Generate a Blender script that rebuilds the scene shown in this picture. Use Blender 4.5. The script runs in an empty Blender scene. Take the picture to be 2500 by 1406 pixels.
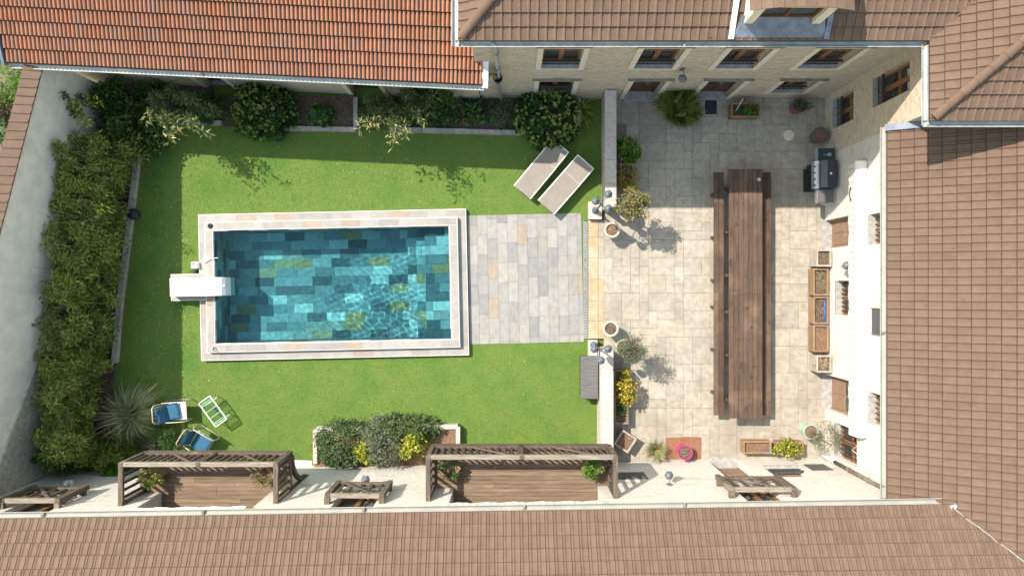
import bpy, bmesh, math, random
import numpy as np
from mathutils import Vector, Matrix
random.seed(7); rng = np.random.default_rng(7)
SC = bpy.context.scene; COL = SC.collection
H, S = 22.0, 76.0
def G(px, py, z=0.0):
    """a point seen at photo pixel (px,py) standing at height z: metres"""
    k = (1 - z / H) / S
    return Vector(((px - 1250) * k, (703 - py) * k, z))

# ---------------------------------------------------------------- camera, sky, sun, exposure
cam = bpy.data.cameras.new('camera'); cam.sensor_width = 36; cam.lens = 24.077; cam.clip_end = 500
co = bpy.data.objects.new('camera', cam); COL.objects.link(co); co.location = (0, 0, H); SC.camera = co
SUN = Vector((-0.70, 0.50, 1.0)).normalized()           # towards the sun
elev = math.asin(SUN.z)
W = bpy.data.worlds.new('World'); SC.world = W; W.use_nodes = True
wn = W.node_tree; bg = wn.nodes['Background']
sky = wn.nodes.new('ShaderNodeTexSky'); sky.sky_type = 'NISHITA'; sky.sun_disc = False
sky.sun_elevation = elev; sky.sun_rotation = math.atan2(SUN.x, SUN.y); sky.air_density = 2.4; sky.dust_density = 1.0; sky.ozone_density = 0.0
wn.links.new(sky.outputs[0], bg.inputs[0]); bg.inputs[1].default_value = 0.15
sl = bpy.data.lights.new('sun', 'SUN'); sl.energy = 4.0; sl.angle = math.radians(.55); sl.cycles.is_caustics_light = True; sl.color = (1, .965, .90)
so = bpy.data.objects.new('sun', sl); COL.objects.link(so); so.rotation_euler = SUN.to_track_quat('Z', 'Y').to_euler(); so.location = (-20, 15, 30)
SC.view_settings.view_transform = 'Standard'; SC.view_settings.look = 'None'; SC.view_settings.exposure = 0.97; SC.view_settings.gamma = 1
SC.view_settings.use_white_balance = True; SC.view_settings.white_balance_temperature = 7050; SC.view_settings.white_balance_tint = 13
SC.render.engine = 'CYCLES'; SC.cycles.use_denoising = True
SC.cycles.max_bounces = 8; SC.cycles.transparent_max_bounces = 12; SC.cycles.sample_clamp_indirect = 8

# ---------------------------------------------------------------- materials
def rgb(c): return (c[0], c[1], c[2], 1)
def mat(name, c, c2=None, s=5, st=(1, 1, 1), lo=.38, hi=.64, r=.8, bump=0, bs=60, bst=None, isl=0, pal=None, c3=None, s3=1.5, w3=(.55, .7), st3=(1, 1, 1),
        spec=.3, metal=0, trans=0, detail=6, c4=None, s4=40, w4=(.62, .68), st4=(1, 1, 1), dist=.02, obj=False):
    m = bpy.data.materials.new(name); m.use_nodes = True; nt = m.node_tree; N = nt.nodes; Lk = nt.links.new
    b = N['Principled BSDF']; b.inputs['Roughness'].default_value = r; b.inputs['Metallic'].default_value = metal
    b.inputs['Specular IOR Level'].default_value = spec
    geo = N.new('ShaderNodeNewGeometry')
    src = geo.outputs['Position']
    if obj:
        tcn = N.new('ShaderNodeTexCoord'); src = tcn.outputs['Object']
    def noise(sc, stv, det=detail):
        mp = N.new('ShaderNodeMapping'); mp.inputs['Scale'].default_value = stv
        n = N.new('ShaderNodeTexNoise'); n.inputs['Scale'].default_value = sc; n.inputs['Detail'].default_value = det; n.inputs['Roughness'].default_value = .6
        Lk(src, mp.inputs[0]); Lk(mp.outputs[0], n.inputs['Vector']); return n.outputs['Fac']
    def mr(o, a, bb):
        n = N.new('ShaderNodeMapRange'); n.inputs[1].default_value = a; n.inputs[2].default_value = bb; Lk(o, n.inputs[0]); return n.outputs[0]
    def mix(f, a, bb, mode='MIX'):
        n = N.new('ShaderNodeMix'); n.data_type = 'RGBA'; n.blend_type = mode
        for sk, v in ((n.inputs[0], f), (n.inputs[6], a), (n.inputs[7], bb)):
            if isinstance(v, bpy.types.NodeSocket): Lk(v, sk)
            elif isinstance(v, (int, float)): sk.default_value = v
            else: sk.default_value = rgb(v)
        return n.outputs[2]
    rnd = None
    if isl or pal:
        oi = N.new('ShaderNodeObjectInfo'); a = N.new('ShaderNodeMath'); a.operation = 'ADD'
        Lk(oi.outputs['Random'], a.inputs[0]); Lk(geo.outputs['Random Per Island'], a.inputs[1])
        fr = N.new('ShaderNodeMath'); fr.operation = 'FRACT'; Lk(a.outputs[0], fr.inputs[0]); rnd = fr.outputs[0]
    col = c
    if pal:
        cr = N.new('ShaderNodeValToRGB'); cr.color_ramp.interpolation = 'CONSTANT'; Lk(rnd, cr.inputs[0])
        el = cr.color_ramp.elements
        tot = sum(p[1] for p in pal); acc = 0
        for i, (pc, wgt) in enumerate(pal):
            e = el[i] if i < 2 else el.new(acc / tot)
            e.position = acc / tot; e.color = rgb(pc); acc += wgt
        col = cr.outputs[0]
        if c2 is not None: col = mix(mr(noise(s, st), lo, hi), col, mix(1.0, col, c2, 'MULTIPLY'))
    elif c2 is not None:
        col = mix(mr(noise(s, st), lo, hi), c, c2)
    if c3 is not None: col = mix(mr(noise(s3, st3), *w3), col, c3)
    if c4 is not None: col = mix(mr(noise(s4, st4, 3), *w4), col, c4)
    if isl:
        v = N.new('ShaderNodeMapRange'); v.inputs[3].default_value = 1 - isl; v.inputs[4].default_value = 1 + isl
        m7 = N.new('ShaderNodeMath'); m7.operation = 'MULTIPLY'; m7.inputs[1].default_value = 7.31; Lk(rnd, m7.inputs[0])
        f7 = N.new('ShaderNodeMath'); f7.operation = 'FRACT'; Lk(m7.outputs[0], f7.inputs[0]); Lk(f7.outputs[0], v.inputs[0])
        cc = N.new('ShaderNodeCombineColor')
        for i in range(3): Lk(v.outputs[0], cc.inputs[i])
        col = mix(1.0, col, cc.outputs[0], 'MULTIPLY')
    if isinstance(col, bpy.types.NodeSocket): Lk(col, b.inputs['Base Color'])
    else: b.inputs['Base Color'].default_value = rgb(col)
    if bump:
        bp = N.new('ShaderNodeBump'); bp.inputs['Strength'].default_value = bump; bp.inputs['Distance'].default_value = dist
        Lk(noise(bs, bst or st, 4), bp.inputs['Height']); Lk(bp.outputs[0], b.inputs['Normal'])
    if trans:
        tr = N.new('ShaderNodeBsdfTranslucent'); ms = N.new('ShaderNodeMixShader'); ms.inputs[0].default_value = trans
        if isinstance(col, bpy.types.NodeSocket): Lk(col, tr.inputs[0])
        else: tr.inputs[0].default_value = rgb(col)
        out = N['Material Output']; Lk(b.outputs[0], ms.inputs[1]); Lk(tr.outputs[0], ms.inputs[2]); Lk(ms.outputs[0], out.inputs[0])
    return m

T = {}
BR = (.33, .205, .145)
T['tile'] = mat('brown_concrete_tile', (.145, .095, .068), (.126, .081, .058), s=6, bump=.2, bs=90, isl=.07, c3=(.114, .075, .054), s3=.9, w3=(.55, .9), c4=(.048, .04, .033), s4=6, w4=(.725, .765), r=.85)
T['tileedge'] = mat('grime_and_shade_tile_edge', (.098, .066, .05), (.07, .05, .039), s=15, r=.9)  # grime plus the shadow line between tiles, painted on lips and grooves
T['rededge'] = mat('grime_and_shade_red_tile_edge', (.06, .035, .025), (.035, .03, .02), s=15, r=.9)  # barn tiles: course and groove shade painted dark together with grime
T['redtile'] = mat('terracotta_tile', (.33, .15, .09), (.86, .83, .82), s=5, bump=.2, bs=80, isl=.07, c3=(.215, .12, .09), s3=.8, w3=(.58, .9), pal=[((.325, .15, .092), 6), ((.30, .132, .078), 3), ((.285, .145, .103), 2), ((.345, .14, .078), 1)], r=.85)
T['stonewall'] = mat('split_stone_cladding', (.70, .61, .48), (.52, .44, .33), s=4, st=(1, 1, 5), lo=.40, hi=.64, bump=1.0, bs=7, bst=(1, 1, 7), c3=(.50, .40, .255), s3=1.6, w3=(.56, .72), st3=(1, 1, 3), c4=(.27, .225, .17), s4=5, st4=(1, 1, 9), w4=(.62, .70), dist=.06)
T['whitewall'] = mat('white_stone_wall', (.705, .675, .63), (.60, .56, .50), s=4, st=(1, 1, 5), lo=.42, hi=.7, bump=.9, bs=7, bst=(1, 1, 7), c3=(.49, .42, .325), s3=1.2, w3=(.58, .74), st3=(1, 1, 2.5), c4=(.36, .315, .26), s4=5, st4=(1, 1, 9), w4=(.65, .75), dist=.05)
T['render'] = mat('grey_white_render', (0.781, 0.744, 0.689), (0.659, 0.628, 0.586), s=2.2, bump=.3, bs=50, c3=(0.512, 0.494, 0.464), s3=.7, w3=(.58, .8), st3=(1, 1, .35))
T['cream'] = mat('cream_stone_trim', (.66, .60, .48), (.58, .52, .41), s=4, bump=.15, c4=(.42, .37, .28), s4=10, w4=(.68, .74))
T['hood'] = mat('weathered_stone', (.25, .22, .18), (.14, .125, .105), s=9, bump=.4)
T['sill'] = mat('grey_stone_sill', (.36, .35, .33), (.24, .235, .23), s=7, bump=.3)
T['zinc'] = mat('zinc', (.36, .39, .38), (.27, .30, .30), s=4, r=.55, spec=.4, c3=(.45, .44, .38), s3=2, metal=.15)
T['zincblue'] = mat('blue_zinc', (.12, .145, .19), (.20, .235, .29), s=5, r=.6, spec=.4, metal=.1, c3=(.08, .095, .13), s3=2.5)
T['gutter'] = mat('gutter_beige_zinc', (0.315, 0.31, 0.272), (0.264, 0.272, 0.251), s=3, r=.6)
T['flash'] = mat('white_flashing', (.78, .80, .82), (.6, .62, .65), s=5, r=.5)
T['lead'] = mat('grey_lead', (.30, .30, .295), (.21, .205, .2), s=9, r=.6)
T['mortar'] = mat('mortar', (.55, .50, .43), (.4, .36, .3), s=12, bump=.5)
T['lawn'] = mat('artificial_turf', (.113, .196, .032), (.192, .27, .061), s=30, lo=.33, hi=.67, bump=1.0, bs=55, dist=.04, c3=(.085, .195, .034), s3=1.1, w3=(.45, .75), c4=(.045, .125, .018), s4=42, w4=(.50, .64), r=.75, spec=.25, detail=3)
T['soil'] = mat('bed_soil', (.095, .07, .052), (.16, .12, .085), s=9, bump=1, bs=30, dist=.06, c4=(.045, .038, .03), s4=16, w4=(.52, .66))
T['ground'] = mat('ground_earth', (.16, .14, .10), (.1, .11, .06), s=3, bump=.6)
T['kerb'] = mat('grey_stone_kerb', (.40, .37, .33), (.27, .25, .22), s=8, bump=.4, isl=.14)
T['kerbpink'] = mat('pink_white_kerb', (0.476, 0.429, 0.391), (0.399, 0.34, 0.306), s=9, bump=.3, isl=.06)
T['patio'] = mat('limestone_paving', (.36, .32, .26), (.74, .73, .71), s=6, lo=.36, hi=.66, bump=.4, bs=45, c3=(.225, .20, .165), s3=.8, w3=(.46, .78), c4=(.125, .108, .086), s4=17, w4=(.63, .73), isl=.035, pal=[((.385, .35, .292), 4), ((.37, .338, .285), 3), ((.40, .36, .298), 3), ((.345, .318, .272), 1.5)])
T['joint'] = mat('paving_joint', (.26, .232, .19), (.17, .152, .122), s=7, bump=.4)
T['ochre'] = mat('ochre_stone', (.40, .30, .195), (.36, .25, .145), s=6, bump=.3, c3=(.42, .36, .28), s3=2.5, w3=(.45, .7), isl=.07)
T['tiles'] = mat('pale_quartzite_tile', (.58, .55, .50), (.82, .83, .85), s=4, st=(1.6, 1, 1), bump=.12, bs=25, isl=.05, c3=(.28, .25, .205), s3=2.2, w3=(.62, .88), c4=(.21, .205, .195), s4=5, w4=(.64, .8), pal=[((.285, .277, .258), 5), ((.255, .25, .238), 4), ((.305, .295, .272), 4), ((.275, .262, .235), 3), ((.305, .25, .195), 1), ((.225, .225, .22), 2)], r=.6)
T['cope'] = mat('pool_coping_tile', (0.422, 0.401, 0.367), (.87, .86, .85), s=4, bump=.1, bs=25, isl=.04, pal=[((0.299, 0.289, 0.269), 5), ((0.272, 0.265, 0.248), 4), ((0.32, 0.306, 0.282), 3), ((0.313, 0.255, 0.204), 1)], r=.6)
T['copeedge'] = mat('pool_coping_white_edge', (.74, .72, .70), r=.6)
T['pooltile'] = mat('slate_pool_tile', (.3, .3, .3), (.72, .72, .72), s=6, lo=.4, hi=.7, bump=.15, bs=20, isl=.08, pal=[((.22, .27, .28), 3), ((.12, .14, .15), 2.5), ((.40, .46, .46), 3), ((.42, .26, .12), 1.6), ((.29, .34, .345), 3), ((.08, .10, .11), 2), ((.55, .58, .56), 2.6), ((.17, .21, .22), 2.5), ((.46, .33, .19), 1.4), ((.37, .36, .33), 2)], r=.7)
for ax, st in (('x', (.6, 9, 9)), ('y', (9, .6, 9)), ('z', (9, 9, .6))):
    T['table' + ax] = mat('dark_oiled_timber_' + ax, (.108, .069, .047), (.062, .042, .031), s=3, st=st, bump=.35, bs=10, isl=.22, c3=(.15, .10, .067), s3=1.3, w3=(.5, .7), c4=(.03, .024, .022), s4=6, w4=(.62, .7), r=.75)
    T['deck' + ax] = mat('grey_brown_deck_' + ax, (.215, .155, .105), (.135, .096, .066), s=3, st=st, bump=.4, bs=10, isl=.17, c3=(.16, .115, .08), s3=1.3, w3=(.55, .75), r=.85)
    T['beam' + ax] = mat('weathered_beam_' + ax, (.15, .117, .09), (.08, .061, .047), s=4, st=st, bump=.6, bs=10, isl=.15, c3=(.28, .25, .21), s3=1.6, w3=(.58, .75), r=.9)
    T['plant' + ax] = mat('planter_wood_' + ax, (.29, .185, .105), (.20, .125, .07), s=4, st=st, bump=.3, isl=.12, c3=(.17, .13, .095), s3=4)
T['railtop'] = mat('sunlit_toned_rail', (.30, .265, .22), (.19, .16, .13), s=3, st=(.7, 8, 8), bump=.5, bs=9, isl=.1, c3=(.13, .10, .08), s3=2.2, w3=(.58, .75), r=.9)  # front top rail paler than the beams: sunlight put into its colour
T['slat'] = mat('shaded_weathered_slat', (.105, .08, .06), (.06, .045, .035), s=5, st=(7, 7, 1), bump=.5, isl=.2, r=.9)  # balusters coloured darker than the beams, shade painted into the weathered wood
T['darkwood'] = mat('dark_brown_door', (.13, .065, .04), (.08, .042, .028), s=5, st=(6, 6, .7), bump=.3, r=.6)
T['brownwood'] = mat('brown_joinery', (.27, .135, .065), (.18, .085, .04), s=5, st=(6, 6, .7), bump=.2, r=.55)
T['browndoor'] = mat('mid_brown_door', (.26, .17, .115), (.20, .13, .09), s=5, st=(6, 6, .7), bump=.2, r=.6)
T['iron'] = mat('black_iron', (.028, .03, .034), (.05, .05, .055), s=20, r=.5, spec=.5)
T['lamp'] = mat('slate_blue_lantern', (.115, .145, .165), (.085, .11, .13), s=8, r=.45, spec=.5)
T['lampglass'] = mat('lantern_glass', (.55, .55, .5), r=.2, spec=.5)
T['glass'] = mat('dark_window_glass', (.02, .024, .028), (.06, .06, .055), s=2.5, r=.06, spec=.6)
T['curtain'] = mat('lace_curtain', (.5, .48, .44), (.3, .29, .27), s=12, st=(3, 3, 1))
T['white'] = mat('white_plastic', (.85, .85, .84), r=.35, spec=.5)
T['whitemetal'] = mat('white_metal', (.78, .76, .73), r=.4, spec=.5)
T['tube'] = mat('beige_tube', (.55, .46, .41), (.48, .4, .35), s=9, r=.4, spec=.5)
T['canvas'] = mat('awning_canvas', (.80, .78, .74), r=.9)
T['blue'] = mat('blue_cushion', (.030, .125, .215), (.022, .085, .16), s=10, bump=.4, bs=25, r=.9)
T['sling'] = mat('taupe_sling', (.25, .222, .19), (.222, .198, .172), s=3, bump=.1, r=.8, c3=(.21, .19, .168), s3=1.3)
T['loungeframe'] = mat('white_lounger_frame', (.72, .69, .65), r=.4, spec=.5)
T['boxlid'] = mat('grey_storage_box', (.125, .125, .125), (.09, .09, .092), s=3, st=(1, 8, 1), bump=.3, r=.6)
T['plum'] = mat('plum_box_side', (.06, .03, .045), r=.6)
T['black'] = mat('black_plastic', (.02, .02, .022), (.035, .035, .035), s=20, r=.5)
T['grilllid'] = mat('dark_blue_enamel', (.035, .042, .06), (.028, .034, .05), s=5, r=.3, spec=.6)
T['steel'] = mat('brushed_steel', (.45, .47, .48), (.38, .40, .42), s=6, r=.35, metal=.6)
T['petrol'] = mat('petrol_enamel', (.012, .045, .055), r=.35, spec=.5)
T['potgrey'] = mat('pot_grey', (.13, .125, .12), (.09, .088, .085), s=8, r=.7)
T['potblack'] = mat('pot_black', (.025, .03, .028), r=.6)
T['potpink'] = mat('pot_pink', (.50, .05, .19), (.40, .04, .14), s=6, r=.45, spec=.5)
T['potplum'] = mat('pot_plum', (.22, .05, .11), r=.5)
T['potgreen'] = mat('pot_celadon', (.33, .52, .42), (.26, .43, .34), s=6, r=.35, spec=.5)
T['potteal'] = mat('pot_grey_green', (.22, .28, .25), (.16, .21, .19), s=6, r=.4, spec=.5)
T['urn'] = mat('cast_stone_urn', (.46, .42, .38), (.35, .32, .285), s=9, bump=.4)
T['planterstone'] = mat('weathered_planter_box', (.40, .36, .31), (.27, .235, .2), s=5, st=(1, 1, 5), bump=.4)
T['potsoil'] = mat('pot_soil', (.12, .085, .06), (.24, .17, .115), s=28, lo=.4, hi=.6, bump=1, bs=40, dist=.04, c4=(.04, .03, .025), s4=30, w4=(.5, .58))
T['barkmulch'] = mat('bark_mulch', (.27, .16, .10), (.15, .09, .06), s=24, lo=.4, hi=.6, bump=1, bs=35, dist=.05, c4=(.42, .30, .2), s4=26, w4=(.6, .66))
T['liner'] = mat('blue_liner', (.02, .12, .42), r=.4, spec=.5)
T['matblue'] = mat('dark_teal_mat', (.018, .035, .042), (.03, .05, .055), s=60, r=.9)
T['terraslab'] = mat('terracotta_slab', (0.24, 0.116, 0.0704), (0.2, 0.092, 0.056), s=5, bump=.3, c3=(0.272, 0.152, 0.1), s3=2)
T['grille'] = mat('dark_grille', (.07, .075, .08), (.11, .11, .11), s=9, r=.5)
T['panel'] = mat('slate_panel', (.085, .092, .10), (.065, .07, .08), s=12, r=.6)
T['redcap'] = mat('red_cap', (.6, .06, .06), r=.4)
T['bark'] = mat('bark', (.17, .125, .09), (.09, .065, .05), s=12, st=(1, 1, .3), bump=.6)
T['cane'] = mat('dry_cane', (.36, .26, .15), (.22, .15, .08), s=12)
def leaf(name, pal, t=.3, isl=.3, r=.55): return mat(name, (1, 1, 1), pal=pal, isl=isl, trans=t, r=r, spec=.35)
T['l_bamboo'] = leaf('leaf_bamboo', [((0.302, 0.338, 0.0719), 4), ((0.187, 0.252, 0.0504), 5), ((0.431, 0.431, 0.108), 3), ((0.604, 0.532, 0.172), 1), ((0.122, 0.179, 0.0403), 4)], t=.5, isl=.35)
T['l_turf'] = mat('turf_blade', (1, 1, 1), pal=[((.128, .212, .036), 5), ((.182, .27, .059), 4), ((.085, .168, .026), 4), ((.235, .30, .084), 1.5)], c3=(.10, .20, .032), s3=.9, w3=(.48, .7), isl=.18, trans=.2, r=.6, spec=.3)
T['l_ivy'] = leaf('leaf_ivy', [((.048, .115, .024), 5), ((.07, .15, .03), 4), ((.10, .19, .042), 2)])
T['l_willow'] = leaf('leaf_willow', [((.105, .155, .05), 5), ((.15, .19, .07), 3), ((.075, .12, .034), 4), ((.26, .27, .12), .6)])
T['l_paletip'] = leaf('leaf_pale_tip', [((.36, .36, .15), 4), ((.26, .30, .10), 3), ((.42, .34, .17), 2), ((.18, .24, .06), 2)])
T['l_hydr'] = leaf('leaf_hydrangea', [((.040, .105, .024), 5), ((.058, .135, .03), 5), ((.03, .08, .018), 3)])
T['l_hydrfl'] = leaf('hydrangea_flower_head', [((.34, .43, .10), 5), ((.42, .47, .13), 3), ((.46, .28, .2), .4), ((.26, .35, .075), 3)], isl=.15)
T['l_bright'] = leaf('leaf_bright_green', [((.085, .20, .018), 5), ((.13, .26, .03), 4), ((.06, .15, .015), 3)])
T['l_green'] = leaf('leaf_mid_green', [((.06, .15, .038), 5), ((.085, .185, .045), 4), ((.042, .11, .026), 3)])
T['l_dark'] = leaf('leaf_dark_evergreen', [((0.077, 0.14, 0.0504), 5), ((0.109, 0.175, 0.063), 4), ((0.056, 0.098, 0.0392), 3), ((0.168, 0.224, 0.084), 2)])
T['l_olive'] = leaf('leaf_olive', [((.15, .165, .095), 5), ((.20, .21, .13), 3), ((.105, .12, .06), 4)])
T['l_silver'] = leaf('leaf_silver_green', [((.17, .20, .125), 5), ((.23, .26, .17), 3), ((.12, .145, .085), 4)])
T['l_orange'] = leaf('leaf_orange_tinged', [((.20, .22, .09), 5), ((.15, .18, .07), 4), ((.48, .21, .05), 1.6), ((.28, .25, .10), 3)])
T['l_yellow'] = leaf('leaf_yellow_autumn', [((.48, .36, .03), 5), ((.36, .33, .04), 4), ((.20, .26, .03), 4), ((.50, .22, .03), 2)])
T['l_aucuba'] = leaf('leaf_yellow_variegated', [((.34, .36, .04), 4), ((.45, .43, .06), 3), ((.15, .22, .03), 4)])
T['l_palm'] = leaf('leaf_palm', [((.20, .27, .045), 5), ((.27, .32, .07), 4), ((.13, .19, .035), 3), ((.38, .34, .11), 1)], t=.4)
T['l_pampas'] = leaf('leaf_pampas', [((0.286, 0.351, 0.163), 5), ((0.377, 0.423, 0.215), 4), ((0.182, 0.247, 0.104), 3), ((0.715, 0.546, 0.351), 1.6)], isl=.2)
T['l_yucca'] = leaf('leaf_yucca', [((.22, .23, .10), 4), ((.16, .2, .07), 4), ((.40, .33, .18), 3), ((.30, .27, .13), 2)])
T['l_rust'] = leaf('leaf_rust', [((.30, .10, .04), 3), ((.38, .15, .06), 2), ((.16, .07, .03), 2)])
T['l_pink'] = leaf('leaf_pink', [((.25, .06, .10), 3), ((.12, .05, .06), 3), ((.05, .09, .03), 2)])
T['l_dry'] = leaf('leaf_dry', [((.30, .23, .15), 3), ((.20, .15, .10), 3), ((.38, .32, .22), 2)], t=.15)
T['l_fern'] = leaf('leaf_fern', [((0.216, 0.287, 0.0431), 4), ((0.287, 0.316, 0.0575), 3), ((0.129, 0.201, 0.0287), 3)])
T['litter'] = leaf('fallen_leaf', [((.5, .5, .36), 3), ((.40, .44, .22), 3), ((.45, .33, .16), 1)], t=.1)

def striped_canvas():
    m = bpy.data.materials.new('striped_canvas'); m.use_nodes = True; nt = m.node_tree; N = nt.nodes; L = nt.links.new
    b = N['Principled BSDF']; b.inputs['Roughness'].default_value = .9
    g = N.new('ShaderNodeNewGeometry'); sp = N.new('ShaderNodeSeparateXYZ'); L(g.outputs['Position'], sp.inputs[0])
    ad = N.new('ShaderNodeMath'); ad.operation = 'ADD'; L(sp.outputs[0], ad.inputs[0]); L(sp.outputs[1], ad.inputs[1])
    mu = N.new('ShaderNodeMath'); mu.operation = 'MULTIPLY'; mu.inputs[1].default_value = 5.5; L(ad.outputs[0], mu.inputs[0])
    fr = N.new('ShaderNodeMath'); fr.operation = 'FRACT'; L(mu.outputs[0], fr.inputs[0])
    cr = N.new('ShaderNodeValToRGB'); cr.color_ramp.interpolation = 'CONSTANT'; L(fr.outputs[0], cr.inputs[0])
    e = cr.color_ramp.elements; e[0].color = (.56, .53, .50, 1); e[1].position = .62; e[1].color = (.36, .25, .235, 1)
    for p, c in ((.68, (.56, .53, .50, 1)), (.74, (.33, .315, .32, 1)), (.80, (.56, .53, .50, 1)), (.86, (.36, .25, .235, 1)), (.92, (.56, .53, .50, 1))):
        q = e.new(p); q.color = c
    L(cr.outputs[0], b.inputs['Base Color']); return m
T['stripe'] = striped_canvas()
def clear_glass():
    m = bpy.data.materials.new('clear_table_glass'); m.use_nodes = True; nt = m.node_tree; N = nt.nodes; L = nt.links.new
    N.remove(N['Principled BSDF']); t = N.new('ShaderNodeBsdfTransparent'); t.inputs[0].default_value = (.88, .955, .92, 1)
    g = N.new('ShaderNodeBsdfGlossy'); g.inputs['Roughness'].default_value = .03
    f = N.new('ShaderNodeFresnel'); f.inputs[0].default_value = 1.35; ms = N.new('ShaderNodeMixShader')
    L(f.outputs[0], ms.inputs[0]); L(t.outputs[0], ms.inputs[1]); L(g.outputs[0], ms.inputs[2]); L(ms.outputs[0], N['Material Output'].inputs[0]); return m
T['tableglass'] = clear_glass()
def water_mat():
    m = bpy.data.materials.new('pool_water'); m.use_nodes = True; nt = m.node_tree; N = nt.nodes
    N.remove(N['Principled BSDF']); g = N.new('ShaderNodeBsdfGlass'); g.inputs['IOR'].default_value = 1.33; g.inputs['Roughness'].default_value = 0; g.inputs['Color'].default_value = (.46, .87, .925, 1)
    nt.links.new(g.outputs[0], N['Material Output'].inputs[0]); return m
T['water'] = water_mat()

# ---------------------------------------------------------------- mesh helpers
class MB:
    def __init__(s): s.v = []; s.f = []
    def add(s, vs, fs):
        o = len(s.v); s.v += [tuple(p) for p in vs]; s.f += [tuple(i + o for i in q) for q in fs]; return s
    def hexa(s, b, t): return s.add(list(b) + list(t), [(3, 2, 1, 0), (4, 5, 6, 7), (0, 1, 5, 4), (1, 2, 6, 5), (2, 3, 7, 6), (3, 0, 4, 7)])
    def box(s, c, d, rz=0):
        x, y, z = d[0] / 2, d[1] / 2, d[2] / 2; cs, sn = math.cos(rz), math.sin(rz)
        q = [(-x, -y), (x, -y), (x, y), (-x, y)]
        q = [(c[0] + a * cs - b * sn, c[1] + a * sn + b * cs) for a, b in q]
        return s.hexa([(a, b, c[2] - z) for a, b in q], [(a, b, c[2] + z) for a, b in q])
    def bb(s, x0, x1, y0, y1, z0, z1): return s.box(((x0 + x1) / 2, (y0 + y1) / 2, (z0 + z1) / 2), (x1 - x0, y1 - y0, z1 - z0))
    def prism(s, poly, z0, z1):
        n = len(poly); a = [(p[0], p[1], z0) for p in poly] + [(p[0], p[1], z1) for p in poly]
        return s.add(a, [tuple(range(n - 1, -1, -1)), tuple(range(n, 2 * n))] + [(i, (i + 1) % n, n + (i + 1) % n, n + i) for i in range(n)])
    def bar(s, p, q, w, h, up=(0, 0, 1)):
        p, q = Vector(p), Vector(q); d = (q - p).normalized(); u = Vector(up)
        sd = d.cross(u)
        if sd.length < 1e-4: sd = d.cross(Vector((1, 0, 0)))
        sd.normalize(); u = sd.cross(d); a = sd * w / 2; b = u * h / 2
        return s.hexa([p - a - b, p + a - b, p + a + b, p - a + b], [q - a - b, q + a - b, q + a + b, q - a + b])
    def tube(s, pts, r, n=8, closed=False):
        pts = [Vector(p) for p in pts]; rs = r if isinstance(r, (list, tuple)) else [r] * len(pts); vs = []; m = len(pts); side = None
        for i, p in enumerate(pts):
            d = (pts[(i + 1) % m] - pts[i - 1]) if closed else (pts[min(i + 1, m - 1)] - pts[max(i - 1, 0)])
            d.normalize(); u = Vector((0, 0, 1)) if abs(d.z) < .9 else Vector((1, 0, 0))
            if side is not None: u = side.cross(d) if side.cross(d).length > .1 else u
            sd = d.cross(u).normalized() if side is None else (side - d * side.dot(d)).normalized()
            side = sd; up = sd.cross(d)
            vs += [p + (sd * math.cos(2 * math.pi * k / n) + up * math.sin(2 * math.pi * k / n)) * rs[i] for k in range(n)]
        fs = [(i * n + k, i * n + (k + 1) % n, ((i + 1) % m) * n + (k + 1) % n, ((i + 1) % m) * n + k) for i in range(m if closed else m - 1) for k in range(n)]
        if not closed: fs += [tuple(range(n - 1, -1, -1)), tuple((m - 1) * n + k for k in range(n))]
        return s.add(vs, fs)
    def lathe(s, prof, n=24, c=(0, 0, 0), cap=True, rot=0):
        vs = []; m = len(prof)
        for r, z in prof: vs += [(c[0] + r * math.cos(2 * math.pi * k / n + rot), c[1] + r * math.sin(2 * math.pi * k / n + rot), c[2] + z) for k in range(n)]
        fs = [(i * n + k, i * n + (k + 1) % n, (i + 1) * n + (k + 1) % n, (i + 1) * n + k) for i in range(m - 1) for k in range(n)]
        if cap: fs += [tuple(range(n - 1, -1, -1)), tuple((m - 1) * n + k for k in range(n))]
        return s.add(vs, fs)
def inv_of(o):
    m = Matrix.Identity(4)
    while o is not None:
        m = (Matrix.Translation(o.location) @ Matrix.Rotation(o.rotation_euler.z, 4, 'Z')) @ m; o = o.parent
    return m.inverted()
def build(name, mb, m, parent=None, smooth=False, local=False):
    me = bpy.data.meshes.new(name)
    vs = mb.v
    if parent is not None and not local:
        iv = inv_of(parent); vs = [iv @ Vector(p) for p in vs]
    me.from_pydata([tuple(p) for p in vs], [], mb.f); me.update()
    mats = m if isinstance(m, list) else [m]
    for k in mats: me.materials.append(T[k])
    if smooth: me.polygons.foreach_set('use_smooth', [True] * len(me.polygons))
    o = bpy.data.objects.new(name, me); COL.objects.link(o)
    if parent is not None: o.parent = parent
    return o
def tag(o, label, cat, group=None, kind=None):
    o['label'] = label
    if cat: o['category'] = cat
    if group: o['group'] = group
    if kind: o['kind'] = kind
    return o
def thing(name, label, cat, loc=(0, 0, 0), rz=0, group=None):
    o = bpy.data.objects.new(name, None); COL.objects.link(o); o.location = loc; o.rotation_euler = (0, 0, rz); o.empty_display_size = .2
    return tag(o, label, cat, group)
def struct(o, label=None):
    o['kind'] = 'structure'
    if label: o['label'] = label
    return o
def inst(name, me, parent, loc, rz=0, mtx=None):
    o = bpy.data.objects.new(name, me); COL.objects.link(o); o.parent = parent
    if mtx is not None: o.matrix_local = mtx
    else: o.location = loc; o.rotation_euler = (0, 0, rz)
    return o
def copy_tree(o, parent=None):
    c = o.copy(); COL.objects.link(c)
    if parent is not None: c.parent = parent
    for ch in list(o.children): copy_tree(ch, c)
    return c
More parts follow.
